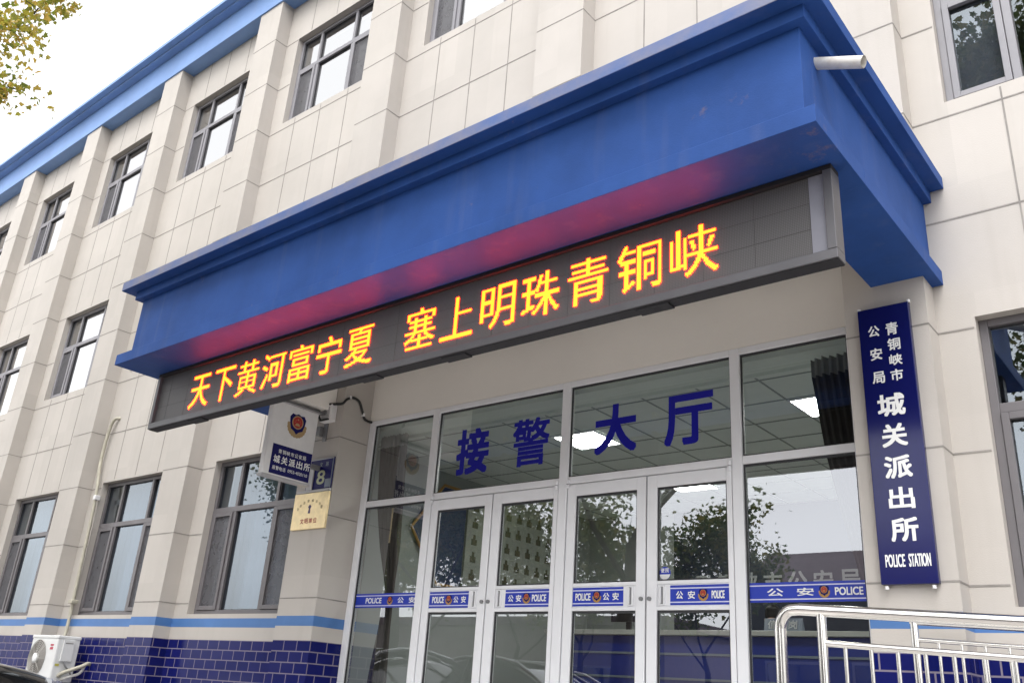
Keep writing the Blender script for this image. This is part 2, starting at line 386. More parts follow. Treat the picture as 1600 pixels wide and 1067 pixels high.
def zmat(z):
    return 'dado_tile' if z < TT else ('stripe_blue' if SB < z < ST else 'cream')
def sheet(mb, x0, x1, y, holes, zs_extra=()):
    xs = sorted({x0, x1, *[h[0] for h in holes], *[h[1] for h in holes]}); xs = [x for x in xs if x0 <= x <= x1]
    zs = sorted({BASE, TT, SB, ST, TOP + .5, *[h[2] for h in holes], *[h[3] for h in holes]})
    for i in range(len(xs) - 1):
        for j in range(len(zs) - 1):
            cx, cz = (xs[i] + xs[i + 1]) / 2, (zs[j] + zs[j + 1]) / 2
            if any(h[0] < cx < h[1] and h[2] < cz < h[3] for h in holes): continue
            mb.quad((xs[i], y, zs[j]), (xs[i + 1], y, zs[j]), (xs[i + 1], y, zs[j + 1]), (xs[i], y, zs[j + 1]), zmat(cz))
def reveal(mb, h, y0, y1, mk='cream'):
    x0, x1, z0, z1 = h
    mb.quad((x0, y0, z0), (x0, y0, z1), (x0, y1, z1), (x0, y1, z0), mk); mb.quad((x1, y0, z0), (x1, y1, z0), (x1, y1, z1), (x1, y0, z1), mk)
    mb.quad((x0, y0, z1), (x1, y0, z1), (x1, y1, z1), (x0, y1, z1), mk); mb.quad((x0, y0, z0), (x0, y1, z0), (x1, y1, z0), (x1, y0, z0), mk)
ROWS = [(2.295, 4.12), (5.815, 7.36), (9.154, 10.70)]
JW = .0058
bays = []     # (left pilaster right edge, right pilaster left edge, rows)
edges = XP + [0.0]
for i in range(len(XP)): bays.append((XP[i], edges[i + 1] - .57 if i < len(XP) - 1 else -.59, (0, 1, 2)))
bays += [(0.0, 2.325, (1, 2)), (2.925, 5.30, (1, 2)), (5.83, 8.13, (0, 1, 2)), (8.70, 11.0, (0, 1, 2))]
wins = []
wall = MB()
ENT = (0.0, 5.30, BASE, 4.95)
for a, b_, rows in bays:
    hs_ = []
    for r in rows:
        x0 = a + .288; x1 = x0 + 1.745
        if a == 5.83: x0 = 6.062; x1 = x0 + 1.79
        hs_.append((x0, x1, *ROWS[r])); wins.append((x0, x1 - x0, r))
    allh = list(hs_)
    if a in (0.0, 2.925): allh.append((a, min(b_, 5.3), BASE, 4.95))
    sheet(wall, a, b_, 0, allh)
    for h in hs_:
        reveal(wall, h, 0, .30)
    # sealed joints between the cladding panels
    for z in ZJ:
        if z < 5 and a in (0.0, 2.925): continue
        seg = [(a, b_)]
        for h in hs_:
            if h[2] - .02 < z < h[3] + .02: seg = [(a, h[0] - .01), (h[1] + .01, b_)]
        for s0, s1 in seg: wall.box(s0, s1, -.003, .002, z - JW, z + JW, 'joint')
    for k in range(3):
        xv = a + .595 + .575 * k
        cuts = sorted([(h[2], h[3]) for h in hs_ if h[0] < xv < h[1]])
        z = ST + .02 if a not in (0.0, 2.925) else 5.0
        for c0, c1 in cuts + [(TOP, TOP)]:
            if c0 - .02 > z + .05: wall.box(xv - JW, xv + JW, -.0026, .002, z, c0 - .02 if c0 < TOP else TOP, 'joint')
            z = c1 + .02
# middle pier of the entrance bay behind its pilaster, wall behind the other pilasters
sheet(wall, 2.325, 2.925, 0, [(2.325, 2.925, BASE, 4.95)])
# reveals of the entrance opening
for z0, z1, mk in ((BASE, TT, 'dado_tile'), (TT, SB, 'cream'), (SB, ST, 'stripe_blue'), (ST, 4.95, 'cream')):
    wall.quad((0, 0, z0), (0, .33, z0), (0, .33, z1), (0, 0, z1), mk)
    wall.quad((5.3, 0, z0), (5.3, .33, z0), (5.3, .33, z1), (5.3, 0, z1), mk)
for z in (4.045, 3.224, 2.417):
    wall.box(-.002, .003, 0, DY - .01, z - JW, z + JW, 'joint'); wall.box(5.297, 5.302, 0, DY, z - JW, z + JW, 'joint')
wall.build('wall', B)
hd = MB(); hd.box(0.002, 5.298, DY - .002, .33, 4.312, 5.2, 'header_paint'); hd.build('door_header', B)

def pilaster(x0, x1, z0=BASE):
    p = MB()
    zs = [z for z in (BASE, TT, SB, ST, TOP) if z > z0]; zs = [z0] + zs
    for i in range(len(zs) - 1):
        mk = zmat((zs[i] + zs[i + 1]) / 2)
        p.quad((x0, PY, zs[i]), (x1, PY, zs[i]), (x1, PY, zs[i + 1]), (x0, PY, zs[i + 1]), mk)
        p.quad((x1, PY, zs[i]), (x1, .0, zs[i]), (x1, .0, zs[i + 1]), (x1, PY, zs[i + 1]), mk)
        p.quad((x0, .0, zs[i]), (x0, PY, zs[i]), (x0, PY, zs[i + 1]), (x0, .0, zs[i + 1]), mk)
    for z in ZJ:
        if z < z0: continue
        p.box(x0 - .002, x1 + .002, PY - .002, -.001, z - JW, z + JW, 'joint')
    if z0 > BASE: p.quad((x0, PY, z0), (x0, 0, z0), (x1, 0, z0), (x1, PY, z0), 'cream')
    return p.build('pilaster', B)
for i, x in enumerate(XP): pilaster(x - .57, x)
pilaster(-.59, 0); pilaster(2.325, 2.925, 4.96); pilaster(5.30, 5.83); pilaster(8.13, 8.70); pilaster(11.0, 11.6)

# cornice of the roof
cz = MB()
X0, X1 = -17.9, 11.75
def slab(mb, x0, x1, y0, z0, z1, mk, under=None, y1=.05):
    mb.box(x0, x1, y0, y1, z0, z1, mk)
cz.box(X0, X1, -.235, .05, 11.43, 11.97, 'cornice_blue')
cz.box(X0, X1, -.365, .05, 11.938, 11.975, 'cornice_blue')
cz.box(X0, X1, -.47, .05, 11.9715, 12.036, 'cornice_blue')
cz.build('cornice', B, bevel=.006)
rf = MB(); rf.box(X0, X1, .05, 9, 11.7, 11.95, 'roofing'); rf.build('roof', B)
sw = MB()
sw.box(X0, X0 + .2, 0, 9, G0, 11.7, 'cream'); sw.box(X1 - .2, X1, 0, 9, G0, 11.7, 'cream'); sw.box(X0, X1, 8.8, 9, G0, 11.69, 'cream')
sw.build('outer_wall', B)
# rooms behind the windows
rm = MB()
for a, b_, z0, z1 in ((-17.7, -.66, 1.3, 4.7), (5.75, 11.5, 1.3, 4.7), (-17.7, 11.5, 5.2, 8.3), (-17.7, 11.5, 8.6, 11.6)):
    rm.quad((a, .3, z0), (b_, .3, z0), (b_, 4, z0), (a, 4, z0), 'room_paint'); rm.quad((a, .3, z1), (a, 4, z1), (b_, 4, z1), (b_, .3, z1), 'room_paint')
    rm.quad((a, 4, z0), (b_, 4, z0), (b_, 4, z1), (a, 4, z1), 'room_paint')
    rm.quad((a, .3, z0), (a, 4, z0), (a, 4, z1), (a, .3, z1), 'room_paint'); rm.quad((b_, .3, z0), (b_, 4, z0), (b_, 4, z1), (b_, .3, z1), 'room_paint')
x = -14.6
while x < 11:
    if not -1 < x < 5.9:
        rm.box(x, x + .1, .31, 3.99, 1.31, 4.69, 'room_paint')
    rm.box(x, x + .1, .31, 3.99, 5.21, 8.29, 'room_paint'); rm.box(x, x + .1, .31, 3.99, 8.61, 11.59, 'room_paint'); x += 2.87
rm.build('inner_wall', B)

# windows: grey aluminium, side sashes with insect screens, fixed centre light, top lights
def make_window(wd, ht, zt, blind, gl='glass_upper', ysc=.094, fm='frame_grey'):
    """local origin = lower left corner of the opening at the wall face; y grows inwards"""
    f = MB(); t = .052; y0, y1 = .085, .155; xa, xb = .47, wd - .49
    f.box(0, t, y0, y1, 0, ht, fm); f.box(wd - t, wd, y0, y1, 0, ht, fm)
    f.box(t, wd - t, y0, y1, 0, t, fm); f.box(t, wd - t, y0, y1, ht - t, ht, fm)
    f.box(t, wd - t, y0, y1, zt - .032, zt + .032, fm)
    for xm in (xa, xb):
        f.box(xm - .028, xm + .028, y0 + .002, y1, t, zt - .032, fm); f.box(xm - .024, xm + .024, y0 + .002, y1, zt + .032, ht - t, fm)
    fr = f.build('window', None, loc=(0, 0, 0), bevel=.004); fr.parent = B
    p = MB(); yg = .125
    for x0, x1, z0, z1 in ((t, xa - .024, zt + .032, ht - t), (xa + .024, xb - .024, zt + .032, ht - t), (xb + .024, wd - t, zt + .032, ht - t), (xa + .028, xb - .028, t, zt - .032)):
        p.quad((x0, yg, z0), (x1, yg, z0), (x1, yg, z1), (x0, yg, z1), gl)
        for q in ((x0, x0 + .008, z0, z1), (x1 - .008, x1, z0, z1), (x0 + .008, x1 - .008, z0, z0 + .008), (x0 + .008, x1 - .008, z1 - .008, z1)):
            p.box(q[0], q[1], yg - .012, yg - .002, q[2], q[3], 'gasket')
    o = p.build('pane', None, loc=(0, 0, 0)); o.parent = fr; o.location = (0, 0, 0)
    for x0, x1 in ((t, xa - .028), (xb + .028, wd - t)):
        s_ = MB(); q = .048; z0, z1 = t, zt - .032
        s_.box(x0 + .003, x0 + q, .072, .112, z0 + .003, z1 - .003, fm); s_.box(x1 - q, x1 - .003, .072, .112, z0 + .003, z1 - .003, fm)
        s_.box(x0 + q, x1 - q, .072, .112, z0 + .003, z0 + q, fm); s_.box(x0 + q, x1 - q, .072, .112, z1 - q, z1 - .003, fm)
        s_.quad((x0 + q, .12, z0 + q), (x1 - q, .12, z0 + q), (x1 - q, .12, z1 - q), (x0 + q, .12, z1 - q), gl)
        so = s_.build('sash', None, loc=(0, 0, 0), bevel=.003); so.parent = fr; so.location = (0, 0, 0)
        m_ = MB(); m_.quad((x0 + q, ysc, z0 + q), (x1 - q, ysc, z0 + q), (x1 - q, ysc, z1 - q), (x0 + q, ysc, z1 - q), 'screen_mesh')
        so = m_.build('insect_screen', None, loc=(0, 0, 0)); so.parent = fr; so.location = (0, 0, 0)
    if blind:
        c = MB(); n_ = 44; vs = []; fs = []
        for i in range(n_ + 1):
            xx = .05 + (wd - .1) * i / n_; yy = .36 + .03 * math.sin(i * 1.3) + .012 * math.sin(i * .37)
            vs += [(xx, yy, .1), (xx, yy, ht - .03)]
        for i in range(n_): fs.append((2 * i, 2 * i + 2, 2 * i + 3, 2 * i + 1))
        c.add(vs, fs, 'blind_blue', True)
        so = c.build('curtain', None, loc=(0, 0, 0)); so.parent = fr; so.location = (0, 0, 0)
    return fr
protos = {}
# insect screens let part of the light through
ms = M['screen_mesh']; n = ms.node_tree; L = n.links
tr = n.nodes.new('ShaderNodeBsdfTransparent'); mx = n.nodes.new('ShaderNodeMixShader'); mx.inputs[0].default_value = .72
L.new(tr.outputs[0], mx.inputs[1]); L.new(n.nodes['Principled BSDF'].outputs[0], mx.inputs[2]); L.new(mx.outputs[0], n.nodes['Material Output'].inputs['Surface'])
for x0, wd, r in wins:
    key = (round(wd, 2), 0 if r == 0 else 1, x0 < -1, x0 > 5)
    z0, z1 = ROWS[r]
    if key not in protos:
        o = make_window(wd, z1 - z0 - (0 if r else 0), 1.215 if r == 0 else .955, r == 0 and x0 < -1, 'glass_lower' if r == 0 or x0 > 5 else 'glass_upper', .094 if x0 < 5 else .15, 'frame_grey_shaded' if r == 0 else 'frame_grey'); protos[key] = o
    else:
        o = copy_tree(protos[key], B)
    o.location = (x0, 0, z0 - G0)

# canopy over the entrance
c = MB()
c.box(-1.104, 5.902, -2.203, -1.50, 4.387, 4.492, 'blue')
c.box(5.49, 5.902, -1.50, -.002, 4.387, 4.492, 'blue'); c.box(-1.104, -.45, -1.50, -.002, 4.387, 4.492, 'blue')
c.box(-.868, 5.839, -2.18, -2.02, 4.492, 5.04, 'blue'); c.box(5.70, 5.839, -2.02, -.002, 4.492, 5.04, 'blue'); c.box(-.868, -.73, -2.02, -.002, 4.492, 5.04, 'blue')
c.box(-.925, 5.893, -2.241, -.002, 5.029, 5.118, 'blue')
c.box(-1.041, 5.982, -2.337, -.003, 5.114, 5.205, 'blue'); c.box(-1.039, 5.980, -2.340, -2.330, 5.116, 5.203, 'faded_blue'); c.box(-1.039, 5.980, -2.329, -.01, 5.203, 5.208, 'faded_blue')
c.box(-.448, -.14, -1.50, -.214, 4.335, 5.02, 'header_paint')
c.box(5.488, 5.62, -1.50, -.214, 4.40, 5.02, 'header_paint')
c.box(-.14, 5.488, -1.5, -.004, 4.98, 5.02, 'header_paint')
can = c.build('canopy', B, bevel=.009)
d = MB()
p0 = Vector((5.80, -1.955, 4.955)); p1 = Vector((6.09, -1.965, 4.825))
d.tube([p0, p1], .034, 'pvc', 14, cap=False); d.tube([p0, p1], .028, 'pvc', 14, cap=False)
n0 = len(d.v)
o = d.build('drain_spout', B)

# ------------------------------------------------------------------ entrance: aluminium frame, side lights, four door leaves
fr = MB(); y0, y1 = DY, .245
def bar(x0, x1, z0, z1, dy=0): fr.box(x0, x1, y0 + dy, y1, z0, z1, 'alu')
bar(.002, .085, FL, 4.311); bar(5.165, 5.298, FL, 4.311)
bar(.085, .965, 4.258, 4.311); bar(1.055, 2.60, 4.258, 4.311); bar(2.69, 4.235, 4.258, 4.311); bar(4.32, 5.165, 4.258, 4.311)
for a, b_ in ((.965, 1.055), (2.60, 2.69), (4.235, 4.32)): bar(a, b_, FL, 4.311)
bar(.085, .965, 3.37, 3.432, .003); bar(4.32, 5.165, 3.37, 3.432, .003); bar(1.055, 2.60, 3.37, 3.432, .003); bar(2.69, 4.235, 3.37, 3.432, .003)
bar(.085, .965, FL, 1.36, .003); bar(4.32, 5.165, FL, 1.36, .003)
ef = fr.build('entrance_frame', B, bevel=.005)
def pane(x0, x1, z0, z1, yg, parent):
    p = MB(); p.quad((x0, yg, z0), (x1, yg, z0), (x1, yg, z1), (x0, yg, z1), 'glass_door')
    e = .011
    for q in ((x0, x0 + e, z0, z1), (x1 - e, x1, z0, z1), (x0 + e, x1 - e, z0, z0 + e), (x0 + e, x1 - e, z1 - e * 1.6, z1)):
        p.box(q[0], q[1], yg - .018, yg - .003, q[2], q[3], 'gasket')
    return p.build('pane', parent)
for x0, x1 in ((.085, .965), (1.055, 2.60), (2.69, 4.235), (4.32, 5.165)): pane(x0, x1, 3.432, 4.258, .215, ef)
for x0, x1 in ((.085, .965), (4.32, 5.165)): pane(x0, x1, 1.36, 3.37, .215, ef)
# 接警大厅 in blue film on the glass
tx = MB(); mp = front(.213)
for ch, x0, x1, z0, z1 in (('接', 1.30, 1.725, 3.585, 4.045), ('警', 2.01, 2.445, 3.59, 4.045), ('大', 2.935, 3.365, 3.60, 4.04), ('厅', 3.625, 4.075, 3.59, 4.02)):
    tx = MB(); put(tx, ch, mp, x0, x1, z0, z1, 0, 'letter_blue', .018 if ch == '警' else .03); tx.build('character', ef)
def strip(x0, x1, z0, z1, y, items, parent):
    s_ = MB(); mp = front(y); h = z1 - z0
    s_.box(x0, x1, y - .0012, y - .0002, z0, z1, 'strip_blue')
    for zz_ in (z0 + .115 * h, z0 + .815 * h): s_.box(x0, x1, y - .0026, y - .001, zz_, zz_ + .06 * h, 'line_lilac')
    for it in items:
        if it[0] == 'E': emblem(s_, mp, it[1], (z0 + z1) / 2 + .002, .285 * h, .003)
        else: put(s_, it[0], mp, it[1], it[2], z0 + .3 * h, z0 + .7 * h, .0035, 'white_letter', .022 if len(it[0]) == 1 else .03)
    return s_.build('sticker', parent)
strip(.087, .963, 2.365, 2.50, .212, [('POLICE', .245, .475), ('E', .592), ('公', .70, .785), ('安', .855, .94)], ef)
strip(4.322, 5.163, 2.365, 2.50, .212, [('公', 4.462, 4.582), ('安', 4.68, 4.80), ('E', 4.872), ('POLICE', 4.945, 5.135)], ef)
leafs = [(1.064, 1.838, 1.145, 1.752, 1), (1.852, 2.591, 1.952, 2.546, 0), (2.699, 3.476, 2.785, 3.392, 1), (3.490, 4.226, 3.580, 4.182, 0)]
words = [
    [('POLICE', 1.185, 1.335), ('E', 1.395), ('公', 1.455, 1.515), ('安', 1.548, 1.608)],
    [('公', 2.10, 2.16), ('安', 2.187, 2.247), ('E', 2.303), ('POLICE', 2.362, 2.515)],
    [('POLICE', 2.815, 2.965), ('E', 3.025), ('公', 3.085, 3.145), ('安', 3.175, 3.235)],
    [('公', 3.745, 3.80), ('安', 3.845, 3.905), ('E', 3.985), ('POLICE', 4.06, 4.14)]]
words[3] = [('公', 3.745, 3.805), ('安', 3.845, 3.905), ('E', 3.972), ('POLICE', 4.04, 4.145)]
for (a, b_, ga, gb, hl), wd in zip(leafs, words):
    d = MB(); ya, yb = DY + .008, .238
    d.box(a, ga, ya, yb, FL + .012, 3.362, 'alu'); d.box(gb, b_, ya, yb, FL + .012, 3.362, 'alu')
    d.box(ga, gb, ya, yb, 3.262, 3.362, 'alu'); d.box(ga, gb, ya, yb, FL + .012, 1.50, 'alu')
    d.box(ga, gb, ya, yb, 2.505, 2.533, 'alu'); d.box(ga, gb, ya, yb, 2.315, 2.345, 'alu'); d.box(ga, gb, ya + .010, yb, 2.345, 2.505, 'alu')
    dr = d.build('door', B, bevel=.004)
    pane(ga, gb, 2.533, 3.262, .215, dr); pane(ga, gb, 1.50, 2.315, .215, dr)
    hx = (gb - .072) if hl else (ga + .022)
    h = MB(); h.box(hx, hx + .048, ya - .002, ya + .012, 2.352, 2.498, 'alu'); h.box(hx + .012, hx + .036, ya - .004, ya, 2.360, 2.490, 'alu_dark'); h.box(hx + .014, hx + .022, ya - .018, ya - .003, 2.365, 2.485, 'alu')
    h.build('handle', dr, bevel=.002)
    k = MB(); xx = (b_ - .03) if hl else (a + .03)
    k.tube([(xx, ya - .018, 2.40), (xx, ya + .002, 2.40)], .016, 'alu_dark', 12); k.build('lock', dr)
    xh = a + .006 if hl else b_ - .006
    for z in (3.327, 1.6):
        hg = MB()
        hg.tube([(xh, ya - .016, z), (xh, ya - .016, z + .034)], .017, 'alu', 10); hg.tube([(xh, ya - .016, z + .040), (xh, ya - .016, z + .075)], .017, 'alu', 10); hg.tube([(xh, ya - .016, z + .032), (xh, ya - .016, z + .042)], .013, 'rubber', 10)
        hg.build('hinge', dr)
    sa, sb_ = (ga + .002, hx - .045) if hl else (hx + .092, gb - .002)
    strip(sa, sb_, 2.352, 2.497, ya + .0098, wd, dr)
    if a > 3.4:
        r_ = MB(); mp = front(.213)
        r_.disc(mp, 3.636, 2.592, .05, 0, 'strip_blue', 28)
        r_.add([mp(3.636 + .048 * math.cos(R_(190 + 160 * i / 12)), 2.592 + .048 * math.sin(R_(190 + 160 * i / 12)), .0015) for i in range(13)], [tuple(range(13))], 'white')
        put(r_, '便', mp, 3.60, 3.634, 2.597, 2.631, .0015, 'white_letter', .02); put(r_, '民', mp, 3.640, 3.672, 2.597, 2.631, .0015, 'white_letter', .02)
        r_.build('round_sticker', dr)
    # black strip standing in for the shadow in the meeting gap
    gp = MB(); gp.box((b_ if hl else a - .014), (b_ + .014 if hl else a), .205, .236, FL + .012, 3.36, 'rubber') if hl else None
    if hl: gp.build('gap_shadow', dr)

# ------------------------------------------------------------------ reception hall behind the doors
h = MB(); HX0, HX1, HY0, HY1, HC = -.56, 5.72, .26, 5.2, 4.225
h.quad((HX0, HY0, FL), (HX1, HY0, FL), (HX1, HY1, FL), (HX0, HY1, FL), 'floor_tile')
h.build('hall_floor', B)
h = MB()
h.quad((HX0, HY1, FL), (HX1, HY1, FL), (HX1, HY1, HC + .3), (HX0, HY1, HC + .3), 'hall_wall')
h.quad((HX0, HY0, FL), (HX0, HY1, FL), (HX0, HY1, HC + .3), (HX0, HY0, HC + .3), 'hall_wall'); h.quad((HX1, HY0, FL), (HX1, HY1, FL), (HX1, HY1, HC + .3), (HX1, HY0, HC + .3), 'hall_wall')
h.box(.9, 5.7, HY1 - .04, HY1 - .004, 1.3, 4.22, 'hall_blue'); h.box(5.66, 5.71, 2.2, HY1 - .05, 1.3, 4.22, 'hall_blue')
h.quad((HX0, .335, FL), (0, .335, FL), (0, .335, 4.6), (HX0, .335, 4.6), 'hall_wall'); h.quad((5.3, .335, FL), (HX1, .335, FL), (HX1, .335, 4.6), (5.3, .335, 4.6), 'hall_wall')
h.build('hall_wall', B)
h = MB(); h.quad((HX0, .62, HC), (HX0, HY1, HC), (HX1, HY1, HC), (HX1, .62, HC), 'ceiling_tile')
h.box(HX0, HX1, .34, .62, 4.245, 4.4, 'ceiling_tile'); h.box(HX0, HX1, .60, .625, HC - .012, 4.4, 'ceiling_tile')
P_ = .55
k = -8
while k < 4:
    xx = 4.235 + P_ * k
    if HX0 < xx < HX1: h.box(xx - .009, xx + .009, .63, HY1, HC - .004, HC + .002, 'tile_grid')
    k += 1
for k in range(-1, 8):
    yy = 1.27 + P_ * k; h.box(HX0, HX1, yy - .009, yy + .009, HC - .0055, HC + .001, 'tile_grid')
h.build('hall_ceiling', B)
def ceiling_light(x, y, label):
    t = thing('ceiling_light', label, 'ceiling light', (x, y, HC), 'panel lights in the hall ceiling')
    a = MB(); e = .02; s_ = .54
    a.box(x, x + e, y, y + s_, HC - .02, HC - .003, 'alu'); a.box(x + s_ - e, x + s_, y, y + s_, HC - .02, HC - .003, 'alu'); a.box(x + e, x + s_ - e, y, y + e, HC - .02, HC - .003, 'alu'); a.box(x + e, x + s_ - e, y + s_ - e, y + s_, HC - .02, HC - .003, 'alu')
    a.build('frame', t)
    b2 = MB(); b2.box(x + e, x + s_ - e, y + e, y + s_ - e, HC - .016, HC - .006, 'lamp'); b2.build('diffuser', t)
ceiling_light(1.655, 1.265, 'square white ceiling panel light behind the third blue character on the glass')
ceiling_light(4.245, 1.275, 'square white ceiling panel light beside the dark right hand curtain')
ceiling_light(1.655, 3.47, 'square white ceiling panel light deep in the hall near the portrait board')
ceiling_light(4.245, 3.47, 'square white ceiling panel light above the seated officer')

def curtain(name, label, xa, xb, prof, flip):
    """pleated drape; prof = list of (z, x_left, x_right)"""
    o = MB(); n_ = 46; vs = []; fs = []; rows = len(prof)
    for z, l, r in prof:
        for i in range(n_ + 1):
            u = i / n_; vs.append((l + (r - l) * u, .42 + .035 * math.sin(u * 2 * math.pi * 9) * min(1, (r - l) / .3) + .01 * math.sin(u * 23), z))
    for j in range(rows - 1):
        for i in range(n_): fs.append((j * (n_ + 1) + i, j * (n_ + 1) + i + 1, (j + 1) * (n_ + 1) + i + 1, (j + 1) * (n_ + 1) + i))
    head = n_
    o.add(vs, fs[:head], 'curtain_head', True); o.add(vs, fs[head:], 'curtain_brown', True)
    m_ = o.build(name); m_.location = (0, 0, 0)
    return tag(m_, label, 'curtain', 'tied back curtains behind the glass')
curtain('curtain', 'dark brown curtain tied back behind the left side light', 0, 0, [(4.20, -.06, .36), (4.07, -.06, .36), (3.45, 0.0, .39), (3.0, .12, .41), (2.62, .26, .40), (2.52, .28, .40), (2.2, .24, .40), (1.8, .18, .42), (1.3, .14, .44)], 0)
curtain('curtain', 'dark curtain tied back behind the right side light next to the vertical sign', 0, 0, [(4.20, 4.80, 5.32), (4.06, 4.80, 5.32), (3.45, 4.87, 5.34), (3.0, 4.95, 5.36), (2.5, 5.06, 5.38), (2.1, 5.13, 5.38), (1.95, 5.16, 5.38), (1.7, 5.10, 5.38), (1.3, 5.0, 5.38)], 0)

t = thing('reception_counter', 'blue fronted reception counter with pale worktop behind the glass doors', 'counter', (2.9, 3.0, FL))
a = MB(); a.box(.45, 5.6, 3.0, 3.7, FL, 2.376, 'counter_blue')
for z in (2.18, 1.93, 1.68, 1.45): a.box(.45, 5.6, 2.988, 2.999, z, z + .022, 'counter_line')
a.build('front_panel', t)
a = MB(); a.box(.40, 5.62, 2.93, 3.75, 2.378, 2.432, 'counter_top'); a.build('worktop', t, bevel=.006)
s_ = MB(); mp = front(HY1 - .045)
for i, ch in enumerate('青铜峡市公安局城关派出所'): put(s_, ch, mp, 1.23 + .327 * i, 1.48 + .327 * i, 3.08, 3.36, .012, 'letter_grey', .022)
tag(s_.build('wall_lettering', loc=(3.2, HY1 - .05, 3.2)), 'row of grey metal characters on the dark wall behind the counter', 'wall lettering')
t = thing('computer_monitor', 'small black monitor standing on the counter, seen through the third door', 'monitor', (1.35, 3.3, 2.434))
a = MB(); a.box(1.12, 1.58, 3.28, 3.31, 2.55, 2.82, 'monitor'); a.build('screen', t, bevel=.006)
a = MB(); a.box(1.32, 1.38, 3.30, 3.33, 2.445, 2.6, 'monitor'); a.box(1.24, 1.46, 3.24, 3.40, 2.434, 2.446, 'monitor'); a.build('stand', t)
t = thing('name_stand', 'small grey desk name plate on the counter behind the right side light', 'desk sign', (3.3, 3.05, 2.434))
a = MB(); a.add([(3.16, 3.0, 2.434), (3.56, 3.0, 2.434), (3.56, 3.08, 2.434), (3.16, 3.08, 2.434), (3.16, 3.035, 2.56), (3.56, 3.035, 2.56)], [(0, 1, 5, 4), (2, 3, 4, 5), (0, 4, 3), (1, 2, 5), (0, 3, 2, 1)], 'counter_line'); a.build('plate', t)
a = MB()
for i, ch in enumerate('值班岗'): put(a, ch, lambda u, v_, d_: (u, 3.0 + .035 * (v_ - 2.434) / .126 - .004, v_), 3.20 + .11 * i, 3.29 + .11 * i, 2.455, 2.54, 0, 'white_letter', .02)
a.build('lettering', t)

# portrait board on the left wall of the hall
t = thing('portrait_board', 'pale wall board with rows of small portrait photos left inside the hall', 'notice board', (HX0 + .02, 3.4, 2.95))
bx = HX0 + .012
a = MB(); a.box(bx, bx + .03, 2.42, 4.75, 2.86, 4.08, 'board'); a.box(bx, bx + .034, 2.40, 4.77, 2.80, 2.86, 'board_blue'); a.build('board', t)
a = MB()
for (ya, za), (yb, zb) in (((1.45, 3.45), (1.95, 2.85)), ((1.95, 2.85), (2.40, 2.85)), ((1.45, 3.45), (1.95, 4.05)), ((1.95, 4.05), (2.40, 4.05))):
    a.tube([(bx + .03, ya, za), (bx + .03, yb, zb)], .018, 'gold', 8)
a.build('gold_edge', t)
a = MB(); a.add([(bx + .012, 1.47, 3.45), (bx + .012, 1.95, 2.87), (bx + .012, 2.40, 2.87), (bx + .012, 2.40, 4.03), (bx + .012, 1.95, 4.03)], [(0, 1, 2, 3, 4)], 'board_blue'); a.build('end_panel', t)
ph = None
for j in range(5):
    for i in range(10):
        y_, z_ = 2.52 + .22 * i, 2.98 + .215 * j
        if ph is None:
            a = MB(); a.box(bx + .031, bx + .036, y_, y_ + .10, z_, z_ + .075, 'photo_tone'); a.box(bx + .031, bx + .036, y_ + .03, y_ + .07, z_ + .075, z_ + .13, 'photo_tone'); ph = a.build('portrait', t, loc=(bx + .031, y_, z_)); base = ph.location.copy(); py, pz = y_, z_
        else:
            q = ph.copy(); COL.objects.link(q); q.parent = t; q.location = base + Vector((0, y_ - py, z_ - pz))

# person behind the counter
def skin_body(name, joints, bones, m, parent=None, loc=(0, 0, 0), levels=2):
    me = bpy.data.meshes.new(name); me.from_pydata([j[0] for j in joints], bones, []); me.materials.append(m)
    o = bpy.data.objects.new(name, me); COL.objects.link(o); o.location = loc
    if parent: o.parent = parent
    sk = o.modifiers.new('skin', 'SKIN'); sk.use_smooth_shade = True
    for i, j in enumerate(joints):
        s2 = me.skin_vertices[0].data[i]; r = j[1]; s2.radius = r if isinstance(r, tuple) else (r, r); s2.use_root = (i == 0)
    sb = o.modifiers.new('sub', 'SUBSURF'); sb.levels = levels; sb.render_levels = levels
    return o
px, py_ = 2.78, 4.15
t = thing('person', 'person in dark uniform with short black hair seated behind the reception counter', 'person', (px, py_, FL))
J = [((0, 0, .52), (.16, .12)), ((0, 0, .80), (.17, .12)), ((0, -.02, 1.05), (.19, .12)), ((0, -.02, 1.17), (.10, .08)), ((0, -.03, 1.24), .058), ((0, -.05, 1.33), (.076, .09)), ((0, -.06, 1.43), (.078, .10)),
     ((-.19, -.02, 1.11), .062), ((-.25, -.10, .88), .05), ((-.20, -.33, .92), .04), ((-.16, -.45, 1.0), .03), ((.19, -.02, 1.11), .062), ((.25, -.10, .88), .05), ((.20, -.33, .92), .04), ((.16, -.45, 1.0), .03),
     ((-.10, -.05, .48), .085), ((-.12, -.45, .48), .07), ((-.12, -.47, .08), .05), ((-.12, -.58, .04), .035), ((.10, -.05, .48), .085), ((.12, -.45, .48), .07), ((.12, -.47, .08), .05), ((.12, -.58, .04), .035)]
bn = [(0, 1), (1, 2), (2, 3), (3, 4), (4, 5), (5, 6), (3, 7), (7, 8), (8, 9), (9, 10), (3, 11), (11, 12), (12, 13), (13, 14), (0, 15), (15, 16), (16, 17), (17, 18), (0, 19), (19, 20), (20, 21), (21, 22)]
hv = []
